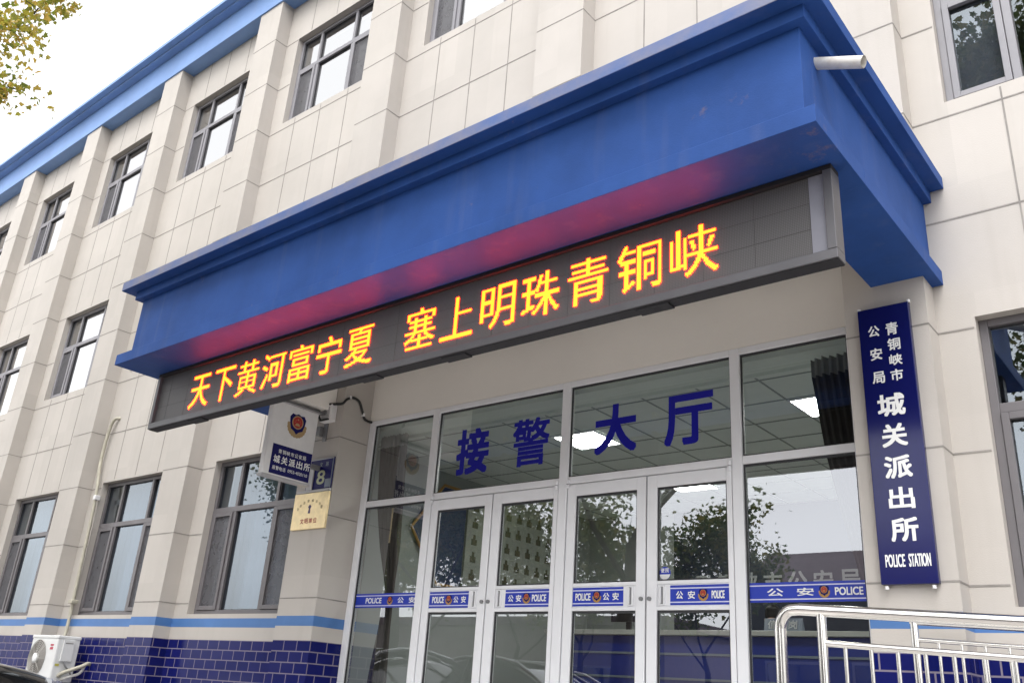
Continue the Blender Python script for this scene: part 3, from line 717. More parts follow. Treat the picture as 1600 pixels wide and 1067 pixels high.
for sgn, wr in ((-1, 10), (1, 14)):                     # five fingers rooted in each palm
    w0 = Vector(J[wr][0])
    for q, (dx, ln) in enumerate(((-.03, .06), (-.012, .075), (.006, .08), (.022, .07))):
        J.append(((w0.x + dx, w0.y - .05, w0.z - .005), .010)); bn.append((wr, len(J) - 1)); J.append(((w0.x + dx * 1.2, w0.y - .05 - ln * .6, w0.z - .01), .009)); bn.append((len(J) - 2, len(J) - 1)); J.append(((w0.x + dx * 1.2, w0.y - .05 - ln, w0.z - .022), .008)); bn.append((len(J) - 2, len(J) - 1))
    J.append(((w0.x - sgn * .045, w0.y - .03, w0.z - .005), .010)); bn.append((wr, len(J) - 1))
body = skin_body('body', J, bn, M['skin'], t)
cl = skin_body('jacket', [(j[0], tuple(r * 1.09 for r in (j[1] if isinstance(j[1], tuple) else (j[1], j[1])))) for j in (J[:4] + J[7:10] + J[11:14])], [(0, 1), (1, 2), (2, 3), (3, 4), (4, 5), (5, 6), (3, 7), (7, 8), (8, 9)], M['uniform'], t)
bmh = bmesh.new(); bmesh.ops.create_uvsphere(bmh, u_segments=18, v_segments=12, radius=1)
for v_ in bmh.verts:
    front_ = v_.co.y < -.25 and v_.co.z < .45
    v_.co = Vector((v_.co.x * .093, v_.co.y * .115 + (.035 if front_ else 0), v_.co.z * .10)) + Vector((0, -.045, 1.455))
me = bpy.data.meshes.new('hair'); bmh.to_mesh(me); bmh.free(); me.materials.append(M['hair']); o = bpy.data.objects.new('hair', me); COL.objects.link(o); o.parent = t
for p_ in me.polygons: p_.use_smooth = True
a = MB()
for sx_ in (-.03, .03): a.tube([(px + sx_, py_ - .150, FL + 1.385), (px + sx_, py_ - .144, FL + 1.385)], .009, 'hair', 8)
a.tube([(px - .022, py_ - .142, FL + 1.31), (px + .022, py_ - .142, FL + 1.31)], .005, 'label_red', 6)
a.tube([(px, py_ - .145, FL + 1.38), (px, py_ - .168, FL + 1.345)], [.008, .013], 'skin', 8)
for sx_ in (-.082, .082): a.tube([(px + sx_, py_ - .06, FL + 1.345), (px + sx_ * 1.08, py_ - .055, FL + 1.40)], .016, 'skin', 8)
a.build('face', t)
t = thing('office_chair', 'dark office chair under the seated person behind the counter', 'chair', (px, py_, FL))
a = MB(); a.box(px - .25, px + .25, py_ - .25, py_ + .25, FL + .36, FL + .42, 'monitor'); a.build('seat', t, bevel=.02)
a = MB(); a.box(px - .23, px + .23, py_ + .26, py_ + .32, FL + .5, FL + 1.02, 'monitor'); a.build('backrest', t, bevel=.02)
a = MB(); a.tube([(px, py_, FL + .06), (px, py_, FL + .36)], .03, 'alu_dark'); 
for i in range(5): a.tube([(px, py_, FL + .08), (px + .28 * math.cos(i * 1.257), py_ + .28 * math.sin(i * 1.257), FL + .04)], .02, 'monitor')
a.build('base', t)

# ------------------------------------------------------------------ LED display hung below the canopy
t = thing('led_display', 'long black LED display with glowing orange characters under the blue canopy', 'LED sign', (2.44, -1.68, 3.815))
a = MB(); LX0, LX1, LY = -.944, 5.825, -1.812; z0, z1 = 3.818, 4.384; e = .05
a.box(LX0, LX1, LY + .002, -1.70, z0 + .002, z0 + .058, 'led_frame'); a.box(LX0, LX1, LY + .002, -1.70, z1 - .03, z1, 'led_under')  # top bar near black: shadow under the soffit put into its colour
a.box(LX0, LX0 + e, LY, -1.70, z0 + .058, z1 - .03, 'led_frame'); a.box(LX1 - e, LX1, LY, -1.70, z0 + .058, z1 - .03, 'led_frame')
a.box(LX0 + .004, LX1 - .004, LY + .012, -1.702, z0 - .004, z0 + .0025, 'led_under')
a.build('frame', t, bevel=.006)
a = MB(); a.box(LX0 + .06, LX1 - .06, -1.745, -1.699, z0 + .06, z1 - .035, 'led_under'); a.build('back_box', t)
a = MB(); sx0, sx1, sz0, sz1 = LX0 + e + .002, 5.684, z0 + .06, z1 - .032; ys = LY + .032
a.quad((sx0, ys, sz0), (sx1, ys, sz0), (sx1, ys, sz1), (sx0, ys, sz1), 'led_matrix')
for k in range(1, 3): a.box(sx0, sx1, ys - .0012, ys, sz0 + .158 * k - .0012, sz0 + .158 * k + .0012, 'led_seam')
k = 0
while sx1 - .32 * k > sx0:
    a.box(sx1 - .32 * k - .001, sx1 - .32 * k + .001, ys - .0011, ys, sz0, sz1 - .01, 'led_seam'); k += 1
a.build('screen', t)
a = MB(); a.box(5.687, 5.772, ys - .004, ys + .02, sz0, sz1, 'led_blank'); a.build('blank_panel', t)
def inside(tris, x, y):
    for (ax, ay), (bx_, by), (cx, cy) in tris:
        d1 = (x - bx_) * (ay - by) - (ax - bx_) * (y - by); d2 = (x - cx) * (by - cy) - (bx_ - cx) * (y - cy); d3 = (x - ax) * (cy - ay) - (cx - ax) * (y - ay)
        if not ((d1 < 0 or d2 < 0 or d3 < 0) and (d1 > 0 or d2 > 0 or d3 > 0)): return True
    return False
a = MB(); dot = .010
def led_char(ch, x0, zb, nx=31, nz=32):
    vs, fs, asp = glyph(ch, .004)
    tris = []
    for f in fs:
        for i in range(1, len(f) - 1): tris.append((vs[f[0]], vs[f[i]], vs[f[i + 1]]))
    hh = 10 if ch == '一' else nz
    for j in range(hh):
        for i in range(nx):
            if any(inside(tris, (i + .5 + q) / nx, (j + .5) / hh) for q in (0, -.2, .2)):
                x, z = x0 + i * dot, zb + j * dot
                a.box(x + .0011, x + .0089, ys - .004, ys - .0005, z + .0011, z + .0089, 'led_lit')
for i, ch in enumerate('天下黄河富宁夏'): led_char(ch, round(-.315 + .371 * i, 2), 3.935)
for i, ch in enumerate('塞上明珠青铜峡'): led_char(ch, round(2.575 + .3765 * i, 2), 3.945)
a.build('lettering', t)
for x in (0.6, 2.9, 5.0):
    pass
for x in (-.25, 2.1, 3.0, 4.6):
    a = MB(); a.box(x, x + .22, -1.79, -1.71, z0 - .016, z0 - .0045, 'led_under'); a.build('drain_plate', t)
for x in (.3, 2.4, 4.7):
    a = MB(); a.box(x, x + .04, -1.698, -1.62, z0 + .1, 4.60, 'led_frame'); a.build('hanger', t)

# ------------------------------------------------------------------ signs
t = thing('vertical_sign', 'tall navy sign board with white characters on the pilaster right of the doors', 'sign', (5.565, -.24, 2.40))
a = MB(); a.box(5.402, 5.732, -.262, -.218, 2.40, 4.208, 'navy_gloss'); a.build('board', t, bevel=.004)
a = MB(); mp = front(-.2625); big = []
for ch, x0, x1, zb, zt in (('公', 5.462, 5.536, 4.000, 4.079), ('安', 5.463, 5.540, 3.834, 3.918), ('局', 5.463, 5.543, 3.671, 3.753), ('青', 5.575, 5.654, 3.992, 4.081), ('铜', 5.578, 5.659, 3.884, 3.968), ('峡', 5.579, 5.661, 3.779, 3.856), ('市', 5.578, 5.657, 3.672, 3.752),
                          ('城', 5.477, 5.650, 3.442, 3.593), ('关', 5.486, 5.644, 3.240, 3.391), ('派', 5.484, 5.653, 3.038, 3.184), ('出', 5.492, 5.648, 2.847, 2.985), ('所', 5.488, 5.652, 2.650, 2.795)):
    c1 = MB()
    put(c1, ch, mp, x0, x1, zb, zt, .001, 'white_letter', .03 if ch in '城关派出所' else .022)
    big.append(c1.build('character', None, loc=(x0, -.263, zb)))
put(a, 'POLICE', mp, 5.440, 5.556, 2.50, 2.577, .001, 'white_letter', .018); put(a, 'STATION', mp, 5.576, 5.702, 2.50, 2.577, .001, 'white_letter', .018)
a.build('lettering', t)
for o in big: o.parent = t; o.location -= wloc(t)
a = MB()
for x, z in ((5.43, 2.385), (5.70, 2.385), (5.73, 4.215), (5.41, 4.215)): a.tube([(x, -.245, z - .012), (x, -.245, z + .008)], .012, 'white_box', 10); a.tube([(x, -.245, z), (x, -.213, z)], .007, 'white_box', 8)
a.build('fixing', t)

t = thing('blade_sign', 'white projecting light box with police badge and navy text panel below the LED display', 'sign', (-.275, -.66, 3.53))
a = MB(); a.box(-.278, -.2, -.935, -.362, 3.515, 4.275, 'white_box'); a.build('box', t, bevel=.012)
for z0_, z1_ in ((3.495, 3.52), (4.27, 4.285)):
    a = MB(); a.box(-.285, -.193, -.942, -.355, z0_, z1_, 'acrylic'); a.build('edge_trim', t, bevel=.004)
a = MB(); mp = side(-.1995); a.box(-.2005, -.1985, -.865, -.372, 3.535, 3.835, 'navy_film'); a.build('text_panel', t)
a = MB(); mp = side(-.1985)
for i, ch in enumerate('青铜峡市公安局'): put(a, ch, mp, -.79 + .0505 * i, -.748 + .0505 * i, 3.748, 3.792, .0012, 'white_letter', .012)
for i, ch in enumerate('城关派出所'): put(a, ch, mp, -.835 + .094 * i, -.757 + .094 * i, 3.648, 3.728, .0012, 'white_letter', .022)
for i, ch in enumerate('报警电话'): put(a, ch, mp, -.835 + .042 * i, -.798 + .042 * i, 3.578, 3.618, .0012, 'white_letter', .012)
put(a, '0953-4020110', mp, -.645, -.40, 3.583, 3.615, .0012, 'white_letter', .006)
a.build('lettering', t)
a = MB(); mp = side(-.1995); emblem(a, mp, -.617, 4.085, .118, .001, True); a.build('badge', t)
a = MB()
a.box(-.26, -.22, -.95, -.212, 4.288, 4.318, 'alu_dark'); a.box(-.26, -.22, -.37, -.212, 3.70, 3.745, 'alu_dark'); a.box(-.27, -.21, -.225, -.212, 4.02, 4.35, 'alu_dark')
a.build('bracket', t)

t = thing('brass_plaque', 'square brass plaque with arched and red lettering on the pilaster corner', 'plaque', (-.28, -.225, 3.09))
a = MB(); a.box(-.555, -.008, -.242, -.213, 3.094, 3.468, 'brass'); a.build('plate', t, bevel=.004)
a = MB(); mp = front(-.2425)
for i, ch in enumerate('文明单位'): put(a, ch, mp, -.405 + .070 * i, -.348 + .070 * i, 3.150, 3.205, .001, 'red', .015)
arc = '社会治安综合治理'
for i, ch in enumerate(arc):
    an = R_(158 - 136 * i / (len(arc) - 1)); cx, cz_ = -.28 + .205 * math.cos(an), 3.262 + .125 * math.sin(an)
    put(a, ch, mp, cx - .016, cx + .016, cz_ - .016, cz_ + .016, .001, 'ink_gold', .01)
a.poly(mp, [(-.30, 3.255), (-.262, 3.255), (-.268, 3.30), (-.255, 3.325), (-.281, 3.348), (-.307, 3.325), (-.292, 3.30)], .001, 'ink_purple')
a.build('lettering', t)

t = thing('house_number', 'small navy house number plate reading 8 half hidden behind the light box', 'number plate', (-.2, -.225, 3.5))
a = MB(); a.box(-.42, -.012, -.232, -.213, 3.505, 3.83, 'navy_film'); a.build('plate', t, bevel=.003)
a = MB(); a.box(-.42, -.012, -.2345, -.231, 3.815, 3.826, 'acrylic'); a.box(-.022, -.012, -.2345, -.231, 3.505, 3.815, 'counter_line'); a.box(-.108, -.024, -.2345, -.231, 3.512, 3.60, 'counter_line'); a.build('border', t)
a = MB(); mp = front(-.234); put(a, '8', mp, -.245, -.118, 3.548, 3.70, .001, 'plate_num', .02); put(a, '文', mp, -.225, -.18, 3.735, 3.785, .001, 'counter_line', .01); put(a, '路', mp, -.13, -.082, 3.735, 3.785, .001, 'counter_line', .01)
a.build('numeral', t)
t = thing('white_plate', 'blank white acrylic plate between number plate and brass plaque', 'plate', (-.26, -.225, 3.47))
a = MB(); a.box(-.535, -.006, -.238, -.214, 3.474, 3.500, 'acrylic'); a.box(-.395, -.300, -.246, -.233, 3.500, 3.76, 'acrylic'); a.build('plate', t, bevel=.003)

t = thing('junction_box', 'small white junction box with dark cover on the pilaster above the number plate', 'junction box', (-.17, -.25, 4.2))
a = MB(); a.box(-.27, -.10, -.29, -.213, 4.215, 4.40, 'white_box'); a.build('box', t, bevel=.008)
a = MB(); a.box(-.245, -.125, -.298, -.291, 4.245, 4.37, 'acrylic'); a.tube([(-.185, -.292, 4.31), (-.185, -.31, 4.31)], .028, 'alu_dark', 12); a.box(-.25, -.12, -.305, -.289, 4.222, 4.238, 'monitor'); a.build('cover', t)
a = MB(); a.tube([(-.19, -.25, 4.40), (-.19, -.25, 4.425), (-.19, -.245, 4.44)], [.055, .05, .02], 'white_box', 14); a.build('cap', t)
a = MB(); a.box(-.33, -.275, -.27, -.213, 4.08, 4.18, 'alu_dark'); a.build('connector', t)
def smooth(pts, n_=6):
    pts = [Vector(p) for p in pts]; out = []
    for i in range(len(pts) - 1):
        p0 = pts[max(i - 1, 0)]; p1 = pts[i]; p2 = pts[i + 1]; p3 = pts[min(i + 2, len(pts) - 1)]
        for k in range(n_):
            t_ = k / n_
            out.append(.5 * ((2 * p1) + (p2 - p0) * t_ + (2 * p0 - 5 * p1 + 4 * p2 - p3) * t_ ** 2 + (3 * p1 - p0 - 3 * p2 + p3) * t_ ** 3))
    out.append(pts[-1]); return out
t = thing('black_cable', 'black cable looping from the light box bracket round the pilaster to the door frame', 'cable', (0.0, -.2, 4.3))
a = MB()
a.tube(smooth([(-.29, -.60, 4.305), (-.26, -.35, 4.33), (-.20, -.318, 4.39), (-.08, -.26, 4.40), (.0, -.235, 4.40), (.022, -.20, 4.455), (.022, -.12, 4.495), (.022, -.03, 4.475), (.022, .03, 4.38), (.022, .07, 4.315), (.024, .12, 4.30), (.03, .17, 4.30)]), .014, 'black_rubber', 10)
a.tube(smooth([(-.26, -.34, 4.33), (-.25, -.325, 4.27), (-.23, -.31, 4.22)]), .012, 'black_rubber', 8)
a.build('cord', t)
a = MB()
for q in ((.01, -.165, 4.485), (.01, .045, 4.35)): a.box(q[0] - .008, q[0] + .03, q[1] - .012, q[1] + .012, q[2] - .018, q[2] + .018, 'white_box')
a.build('clip', t, bevel=.003)

# ------------------------------------------------------------------ air conditioner and its pipe
t = thing('air_conditioner', 'white air conditioner outdoor unit with red label on the tiled wall at far left', 'air conditioner', (-5.1, -.25, 1.46))
ax0, ax1, ay0, ay1, az0, az1 = -5.47, -4.74, -.42, -.13, 1.455, 2.003
a = MB(); a.box(ax0, ax1, ay0, ay1, az0, az1 - .03, 'ac_white'); a.build('casing', t, bevel=.018)
a = MB(); a.box(ax0 - .006, ax1 + .006, ay0 - .006, ay1 + .004, az1 - .04, az1, 'ac_white'); a.build('lid', t, bevel=.01)
fc, fz, fr_ = ax0 + .255, (az0 + az1) / 2 - .01, .225
a = MB(); mp = front(ay0 - .002); a.disc(mp, fc, fz, fr_, 0, 'ac_hole', 36); a.build('fan_opening', t)
a = MB()
for rr in [.05 + .022 * i for i in range(9)]:
    a.tube([(fc + rr * math.cos(2 * math.pi * i / 32), ay0 - .012 - .02 * (1 - rr / fr_), fz + rr * math.sin(2 * math.pi * i / 32)) for i in range(33)], .0035, 'ac_grille', 6, cap=False)
for i in range(8): a.tube([(fc + .04 * math.cos(i * math.pi / 4), ay0 - .03, fz + .04 * math.sin(i * math.pi / 4)), (fc + fr_ * math.cos(i * math.pi / 4), ay0 - .006, fz + fr_ * math.sin(i * math.pi / 4))], .005, 'ac_grille', 6)
a.build('fan_grille', t)
a = MB(); a.tube([(fc, ay0 - .01, fz), (fc, ay0 - .036, fz), (fc, ay0 - .042, fz)], [.06, .058, .03], 'white', 20); a.build('fan_hub', t)
a = MB(); a.box(ax1 - .17, ax1 - .09, ay0 - .004, ay0 - .001, 1.875, 1.895, 'label_red'); a.box(ax1 - .17, ax1 - .09, ay0 - .004, ay0 - .001, 1.83, 1.86, 'label_red'); a.build('label', t)
a = MB(); a.box(ax1, ax1 + .028, ay0 + .07, ay0 + .21, 1.70, 1.955, 'ac_white'); a.box(ax1 + .028, ax1 + .031, ay0 + .09, ay0 + .19, 1.91, 1.922, 'ac_hole'); a.build('side_cover', t, bevel=.006)
a = MB(); a.box(ax1 + .0005, ax1 + .003, ay0 + .03, ay0 + .08, 1.64, 1.668, 'label_yellow'); a.build('warning_label', t)
a = MB(); a.tube(smooth([(ax1 + .02, ay0 + .12, 1.70), (ax1 + .04, ay0 + .15, 1.64), (ax1 + .03, ay0 + .22, 1.58), (ax1 + .0, ay0 + .26, 1.54)]), .010, 'alu_dark', 8)
a.tube(smooth([(ax1, ay0 + .10, 1.52), (ax1 + .05, ay0 + .14, 1.57), (ax1 + .13, ay0 + .30, 1.65), (ax1 + .14, -.05, 1.69), (ax1 + .12, -.005, 1.69)]), .024, 'pipe_beige', 10)
a.tube(smooth([(ax1, ay0 + .14, 1.49), (ax1 + .05, ay0 + .20, 1.52), (ax1 + .09, ay0 + .32, 1.57), (ax1 + .11, -.06, 1.66)]), .018, 'pvc', 10); a.build('refrigerant_pipe', t)
a = MB()
for x in (ax0 + .1, ax1 - .12): a.box(x, x + .035, ay0 - .02, -.003, az0 - .035, az0 - .003, 'alu_dark'); a.box(x, x + .035, -.035, -.003, az0 - .38, az0 - .035, 'alu_dark'); a.tube([(x + .017, ay0 + .02, az0 - .035), (x + .017, -.02, az0 - .36)], .012, 'alu_dark', 8)
a.build('bracket', t)
t = thing('wrapped_pipe', 'beige tape wrapped pipe running down the wall beside the second visible pilaster', 'pipe', (-5.45, -.05, 2.0))
a = MB(); pts = smooth([(-5.40, .01, 5.08), (-5.47, -.05, 5.06), (-5.545, -.055, 4.90), (-5.575, -.055, 4.6), (-5.56, -.055, 4.35), (-5.47, -.055, 3.97), (-5.43, -.055, 3.5), (-5.41, -.055, 3.0), (-5.385, -.055, 2.5), (-5.37, -.055, 2.05), (-5.365, -.10, 1.98)])
a.tube(pts, [.023 + .002 * math.sin(i * 2.3) for i in range(len(pts))], 'pipe_beige', 12); a.build('hose', t)
a = MB(); a.box(-5.485, -5.42, -.085, -.002, 3.86, 3.93, 'white_box'); a.box(-5.44, -5.33, -.098, -.002, 2.44, 2.49, 'pipe_beige'); a.build('clip', t, bevel=.01)

# ------------------------------------------------------------------ stainless handrails of the ramp
def handrail(label, y, xs, zt, zm, x2, bal0, step, rt, xe=9.6, sl=.06, bend=True, mid_r=.0155):
    t = thing('handrail', label, 'handrail', (xs, y, FL), 'stainless handrails of the ramp')
    zz_ = lambda x, z: z - sl * (x - xs)
    a = MB(); pts = [(xs, y, FL)] + [(xs, y, zt - .10)]
    for i in range(1, 6):
        an = R_(90 * i / 6); pts.append((xs + .075 * (1 - math.cos(an)), y, zt - .10 + .094 * math.sin(an)))
    pts += [(xs + .10, y, zz_(xs + .10, zt)), (xe, y, zz_(xe, zt))]
    if not bend: pts = [(x2 - .02, y, zz_(x2, zt)), (xe, y, zz_(xe, zt))]
    a.tube(pts, rt, 'steel', 20); a.build('top_rail', t)
    a = MB(); a.tube([(x2, y, zz_(x2, zm)), (xe, y, zz_(xe, zm))], mid_r, 'steel', 14); a.build('mid_rail', t)
    a = MB(); a.tube([(x2, y, zz_(x2, zm - .62)), (xe, y, zz_(xe, zm - .62))], mid_r, 'steel', 14); a.build('bottom_rail', t)
    x = x2
    while x < xe + .1:
        a = MB(); a.tube([(x, y, zz_(x, FL) - .12), (x, y, zz_(x, zt) - .01)], .0225, 'steel', 16); a.build('post', t); x += 1.5
    x = bal0; first = None
    while x < xe - .1:
        if abs((x - x2) % 1.5) > .05 and abs((x - x2) % 1.5 - 1.5) > .05:
            if first is None:
                a = MB(); a.tube([(x, y, zz_(x, zm - .62)), (x, y, zz_(x, zm))], .0095, 'steel', 10); first = a.build('baluster', t, loc=(x, y, zz_(x, zm - .62))); fx0 = x; base = first.location.copy()
            else:
                q = first.copy(); COL.objects.link(q); q.parent = t; q.location = base + Vector((x - fx0, 0, -sl * (x - fx0)))
        x += step
handrail('stainless steel handrail with rounded end nearest the viewer on the outer ramp edge', -1.5, 5.29, 2.122, 1.972, 5.50, 5.607, .119, .0285)
handrail('thinner stainless steel handrail close to the wall behind the outer handrail', -.4, 5.50, 2.185, 2.082, 5.61, 5.731, .117, .024, mid_r=.013, bend=False)

# ------------------------------------------------------------------ cars
def make_car(label, paint, loc, rotz, group):
    t = thing('car', label, 'car', loc, group); t.rotation_euler[2] = 0
    # stations along the length: x, half width, z bottom, z belt, belt half width
    st = [(2.35, .55, .34, .50), (2.28, .70, .24, .66), (2.05, .82, .20, .745), (1.6, .88, .19, .82), (1.15, .90, .19, .875), (.75, .905, .19, .93), (.2, .905, .19, .955), (-.6, .905, .19, .97), (-1.3, .90, .19, .985), (-1.75, .885, .2, 1.0), (-2.15, .83, .24, .99), (-2.32, .74, .30, .93), (-2.38, .62, .40, .80)]
    vs = []; fs = []
    for x, hw, zb, zt in st:
        h = zt - zb
        ring = [(-hw * .88, zb), (-hw * .98, zb + .22 * h), (-hw, zb + .55 * h), (-hw * .97, zb + .86 * h), (-hw * .86, zt), (-hw * .4, zt + .022), (0, zt + .03), (hw * .4, zt + .022), (hw * .86, zt), (hw * .97, zb + .86 * h), (hw, zb + .55 * h), (hw * .98, zb + .22 * h), (hw * .88, zb)]
        vs += [(x, y, z) for y, z in ring]
    n_ = 13
    for i in range(len(st) - 1):
        for j in range(n_): k = (j + 1) % n_; fs.append((i * n_ + j, i * n_ + k, (i + 1) * n_ + k, (i + 1) * n_ + j))
    fs += [tuple(range(n_))[::-1], tuple(range((len(st) - 1) * n_, len(st) * n_))]
    def mk(name, vs, fs, m, sub=2, parent=t):
        me = bpy.data.meshes.new(name); me.from_pydata(vs, [], fs); me.materials.append(M[m])
        bm = bmesh.new(); bm.from_mesh(me); bmesh.ops.recalc_face_normals(bm, faces=bm.faces); bm.to_mesh(me); bm.free()
        for p in me.polygons: p.use_smooth = True
        o = bpy.data.objects.new(name, me); COL.objects.link(o); o.parent = parent
        if sub: s2 = o.modifiers.new('s', 'SUBSURF'); s2.levels = sub; s2.render_levels = sub
        return o
    mk('body', vs, fs, paint)
    # greenhouse glass and roof
    gs = [(.95, .74, .86, .94, .70), (.62, .76, .90, 1.10, .68), (.15, .78, .93, 1.34, .60), (-.25, .78, .94, 1.42, .57), (-.9, .78, .95, 1.43, .56), (-1.35, .77, .96, 1.36, .57), (-1.75, .74, .97, 1.18, .62), (-2.0, .70, .97, 1.03, .66)]
    vs = []; fs = []
    for x, wb, zb, zt, wt in gs: vs += [(x, -wb, zb), (x, -(wb + wt) / 2 - .02, (zb + zt) / 2), (x, -wt, zt - .02), (x, -wt * .5, zt), (x, 0, zt + .008), (x, wt * .5, zt), (x, wt, zt - .02), (x, (wb + wt) / 2 + .02, (zb + zt) / 2), (x, wb, zb)]
    n_ = 9
    for i in range(len(gs) - 1):
        for j in range(n_ - 1): fs.append((i * n_ + j, i * n_ + j + 1, (i + 1) * n_ + j + 1, (i + 1) * n_ + j))
    mk('window_glass', vs, fs, 'car_glass')
    vs = []; fs = []
    rs = [(.22, 1.335, .58), (-.25, 1.435, .565), (-.9, 1.445, .555), (-1.38, 1.37, .56)]
    for x, z, w_ in rs: vs += [(x, -w_, z - .012), (x, -w_ * .5, z + .008), (x, 0, z + .016), (x, w_ * .5, z + .008), (x, w_, z - .012)]
    for i in range(3):
        for j in range(4): fs.append((i * 5 + j, i * 5 + j + 1, (i + 1) * 5 + j + 1, (i + 1) * 5 + j))
    r_ = mk('roof', vs, fs, paint)
    a = MB()
    for s2 in (-1, 1):
        a.tube([(.98, s2 * .745, .93), (.58, s2 * .72, 1.14), (.18, s2 * .60, 1.34), (-.25, s2 * .575, 1.425), (-.9, s2 * .565, 1.43), (-1.38, s2 * .58, 1.355), (-1.8, s2 * .64, 1.16), (-2.02, s2 * .68, 1.02)], .032, paint, 8)
        a.tube([(-.42, s2 * .80, .95), (-.42, s2 * .585, 1.42)], .03, 'rubber', 8)
    o = a.build('pillar', None, loc=(0, 0, 0)); o.parent = t
    for sx_ in (1.45, -1.42):
        for s2 in (-1, 1):
            a = MB(); a.tube([(sx_, s2 * .70, .32), (sx_, s2 * .72, .32), (sx_, s2 * .90, .32), (sx_, s2 * .915, .32)], [.29, .32, .32, .28], 'tyre', 24); w_ = a.build('wheel', None, loc=(0, 0, 0)); w_.parent = t
            a = MB(); a.tube([(sx_, s2 * .905, .32), (sx_, s2 * .925, .32)], [.21, .19], 'rim', 20); q = a.build('rim', None, loc=(0, 0, 0)); q.parent = w_
    for s2 in (-1, 1):
        a = MB(); a.tube([(2.06, s2 * .74, .66), (2.23, s2 * .64, .63), (2.30, s2 * .52, .60)], [.055, .06, .045], 'headlight', 12); q = a.build('headlight', None, loc=(0, 0, 0)); q.parent = t
        a = MB(); a.tube([(.72, s2 * .86, .99), (.70, s2 * .97, 1.02), (.70, s2 * 1.05, 1.02)], [.03, .07, .055], paint, 10); q = a.build('mirror', None, loc=(0, 0, 0)); q.parent = t
    t.rotation_euler[2] = rotz
    return t
GC = 'cars parked along the street'
make_car('black car parked before the police station at lower left', 'car_black', (-3.72, -3.3, G0), R_(90), GC)
make_car('dark grey car parked on the forecourt, seen in the left door reflection', 'car_grey', (-3.4, -5.6, G0), R_(180), GC)
make_car('white car parked by the kerb, seen in the middle doors reflection', 'car_white', (-4.6, -8.0, G0), R_(180), GC)
make_car('white car parked beyond the road, seen in the third door reflection', 'car_white', (-5.2, -16.2, G0 - .13), 0, GC)

# ------------------------------------------------------------------ trees
def make_tree(label, loc, h, rad, seed, leaf, nleaf, group, crown0=.42, lean=(0, 0), r0=.2, leaf_s=.085, spread=1.0):
    rng = random.Random(seed)
    t = thing('tree', label, 'tree', loc, group)
    a = MB(); tips = []
    def branch(p, d, ln, r, depth):
        pts = [p.copy()]; rs = [r]; n_ = 5
        for i in range(n_):
            d = (d + Vector((rng.uniform(-1, 1), rng.uniform(-1, 1), rng.uniform(-.4, .7))) * .16).normalized(); p = p + d * ln / n_; pts.append(p.copy()); rs.append(r * (1 - .13 * (i + 1)))
        a.tube(pts, rs, 'bark', 9 if depth == 0 else (7 if depth == 1 else 5), cap=True)
        if depth >= 2:
            for q in pts[2:]: tips.append((q, d))
        if depth >= 3: return
        k = 3 if depth == 0 else rng.randint(3, 4)
        for i in range(k):
            an = rng.uniform(0, 6.28) if depth else 2 * math.pi * (i + rng.random() * .5) / k
            el = rng.uniform(.35, .95)
            nd = (Vector((math.cos(an), math.sin(an), el)) + d * .5).normalized()
            f = rng.uniform(.55, 1) if depth else rng.uniform(.85, 1)
            branch(pts[min(n_, max(2, int(n_ * f + .5)))], nd, ln * rng.uniform(.55, .8) if depth else rad * rng.uniform(.75, 1.0), rs[-1] * .66, depth + 1)
    branch(Vector((0, 0, -.05)), Vector((lean[0], lean[1], 1)).normalized(), h * crown0, r0, 0)
    rt = random.Random(seed + 100)
    for p, d in tips:
        for i in range(2):
            e = p + (d * .5 + Vector((rt.gauss(0, 1), rt.gauss(0, 1), rt.gauss(-.1, .7)))).normalized() * rt.uniform(.2, .55) * spread
            a.tube([p, (p + e) / 2 + Vector((0, 0, rt.uniform(-.03, .05))), e], [.010, .007, .004], 'bark', 4, cap=False)
    o = a.build('trunk', None, loc=(0, 0, 0)); o.parent = t
    c = MB()
    per = max(1, int(nleaf / max(1, len(tips))))
    shape = [(0, -.15), (.38, -.16), (.85, -.22), (.66, .2), (.88, .55), (.42, .60), (0, 1.12), (-.42, .60), (-.88, .55), (-.66, .2), (-.85, -.22), (-.38, -.16)]
    for p, d in tips:
        if rng.random() < .12: continue
        cl = rng.uniform(.18, .5) * spread
        for i in range(int(per * rng.uniform(.4, 1.6))):
            q = p + Vector((rng.gauss(0, 1), rng.gauss(0, 1), rng.gauss(-.15, .8))) * cl
            nrm = Vector((rng.gauss(0, 1), rng.gauss(0, 1), rng.gauss(.4, 1))).normalized(); ux_ = nrm.orthogonal().normalized(); ang = rng.uniform(0, 6.28)
            ux2 = ux_ * math.cos(ang) + nrm.cross(ux_) * math.sin(ang); uy2 = nrm.cross(ux2); s2 = leaf_s * rng.uniform(.6, 1.25); jx = rng.random(); jf = rng.uniform(-.7, .3); jc = rng.uniform(-.5, .5)
            c.add([q + ux2 * x * s2 * (.8 + .5 * jx) + uy2 * y * s2 + nrm * s2 * (jf * abs(x) + jc * (y - .4) * abs(y - .4)) for x, y in shape], [(0, 1, 2, 3, 4, 5, 6, 7, 8, 9, 10, 11)], leaf)
    o = c.build('crown', None, loc=(0, 0, 0)); o.parent = t
    return t
GT = 'street trees along the forecourt'
t1 = make_tree('street tree with sparse yellow green leaves hanging in at the top left', (-6.05, -6.1, G0), 11.0, 4.1, 5, 'leaf_autumn', 19000, GT, leaf_s=.046, spread=.45)
t2 = make_tree('leaning dark trunk tree reflected in the right hand door', (-1.8, -7.3, G0), 8.6, 3.4, 11, 'leaf_green', 21000, GT, lean=(.22, .05), r0=.24, leaf_s=.07)
make_tree('tall street tree reflected in the windows right of the canopy', (4.5, -9.6, G0 - .13), 18.5, 3.1, 31, 'leaf_green', 30000, GT, crown0=.57, r0=.26, leaf_s=.075)
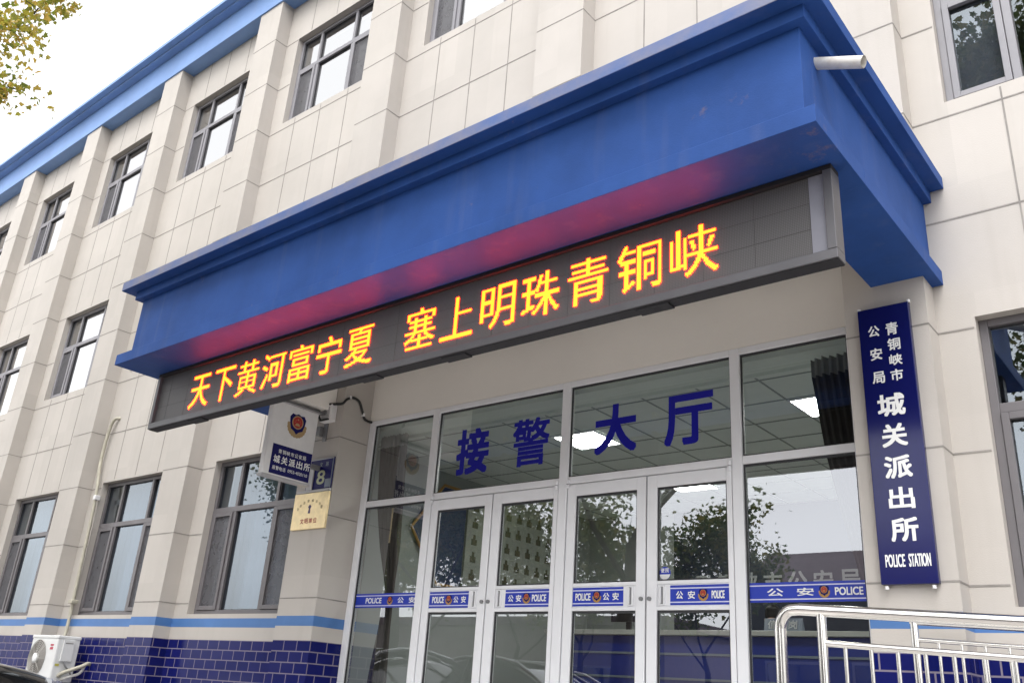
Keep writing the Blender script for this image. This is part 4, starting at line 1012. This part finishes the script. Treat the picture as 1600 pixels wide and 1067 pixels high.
q = copy_tree(t2); q.location = (-11.5, -12.2, G0 - .13); q.rotation_euler[2] = 4.0; q['label'] = 'bushy green street tree second from the left end of the row at the kerb'
q = copy_tree(t2); q.location = (-17.5, -12.0, G0 - .13); q.rotation_euler[2] = 5.1; q['label'] = 'green street tree at the left end of the row at the kerb'
make_tree('small round street tree reflected in the lower right window', (5.1, -8.3, G0), 8.6, 1.2, 41, 'leaf_green', 7000, GT, crown0=.6, r0=.1, leaf_s=.06)
GO = 'trees across the street'
t3 = make_tree('dense green tree across the street seen in the left doors', (-11.0, -19.5, G0 - .13), 7.0, 3.4, 23, 'leaf_green', 7000, GO, leaf_s=.10)
for i, (x, y, r, s2, lb) in enumerate(((-14.5, -20.5, 1.0, 1.0, 'dense green tree across the street, second from the purple roofed building'), (-18.0, -19, 3.1, 1.1, 'dense green tree across the street, third from the purple roofed building'), (-24, -20, 4.4, 1.15, 'dense green tree across the street, farthest from the purple roofed building'), (-8.6, -23.5, 5.2, 1.0, 'dense green tree across the street at the left wall of the purple roofed building'), (15, -20, 2.2, 1.0, 'dense green tree across the street standing alone farthest to the right'))):
    q = copy_tree(t3); q.location = (x, y, G0 - .13); q.rotation_euler[2] = r; q.scale = (s2, s2, s2); q['label'] = lb

# low shop row across the street
t = thing('shop_building', 'low building with purple brown roof across the street, seen in the right glass', 'building', (-2, -26, G0 - .13))
a = MB(); a.box(-8, 5, -33, -26, G0 - .13, 5.7, 'far_dark'); a.build('wall', t)
a = MB(); a.add([(-8.5, -25.4, 5.7), (5.5, -25.4, 5.7), (5.5, -33.4, 5.7), (-8.5, -33.4, 5.7), (-8.5, -29, 7.9), (5.5, -29, 7.9)], [(0, 1, 5, 4), (2, 3, 4, 5), (0, 4, 3), (1, 2, 5), (0, 3, 2, 1)], 'far_roof'); a.build('roof', t)
a = MB(); a.box(-3.5, 5, -25.98, -25.9, 4.7, 5.5, 'far_red'); a.build('signboard', t)
for i in range(4):
    a = MB(); x = -7.4 + 3.1 * i; a.box(x, x + 2.3, -25.99, -25.93, .9, 3.6, 'frame_grey'); f = a.build('window', t); a = MB(); a.box(x + .1, x + 2.2, -25.92, -25.91, 1.0, 3.5, 'car_glass'); a.build('pane', f)
for x0, x1, lb in ((-44, -14, 'long plain low building far left across the street'), (13, 40, 'long plain low building far right across the street')):
    t = thing('shop_building', lb, 'building', ((x0 + x1) / 2, -30, G0 - .13))
    a = MB(); a.box(x0, x1, -38, -30, G0 - .13, 5.2, 'far_wall'); a.build('wall', t)
    a = MB(); a.box(x0 - .3, x1 + .3, -38.3, -29.7, 5.2, 5.6, 'far_roof'); a.build('roof', t)
    n_ = int((x1 - x0) // 4)
    for i in range(n_):
        a = MB(); x = x0 + 1 + 4 * i; a.box(x, x + 2.4, -29.99, -29.93, 1.2, 3.4, 'frame_grey'); f = a.build('window', t); a = MB(); a.box(x + .1, x + 2.3, -29.92, -29.91, 1.3, 3.3, 'car_glass'); a.build('pane', f)
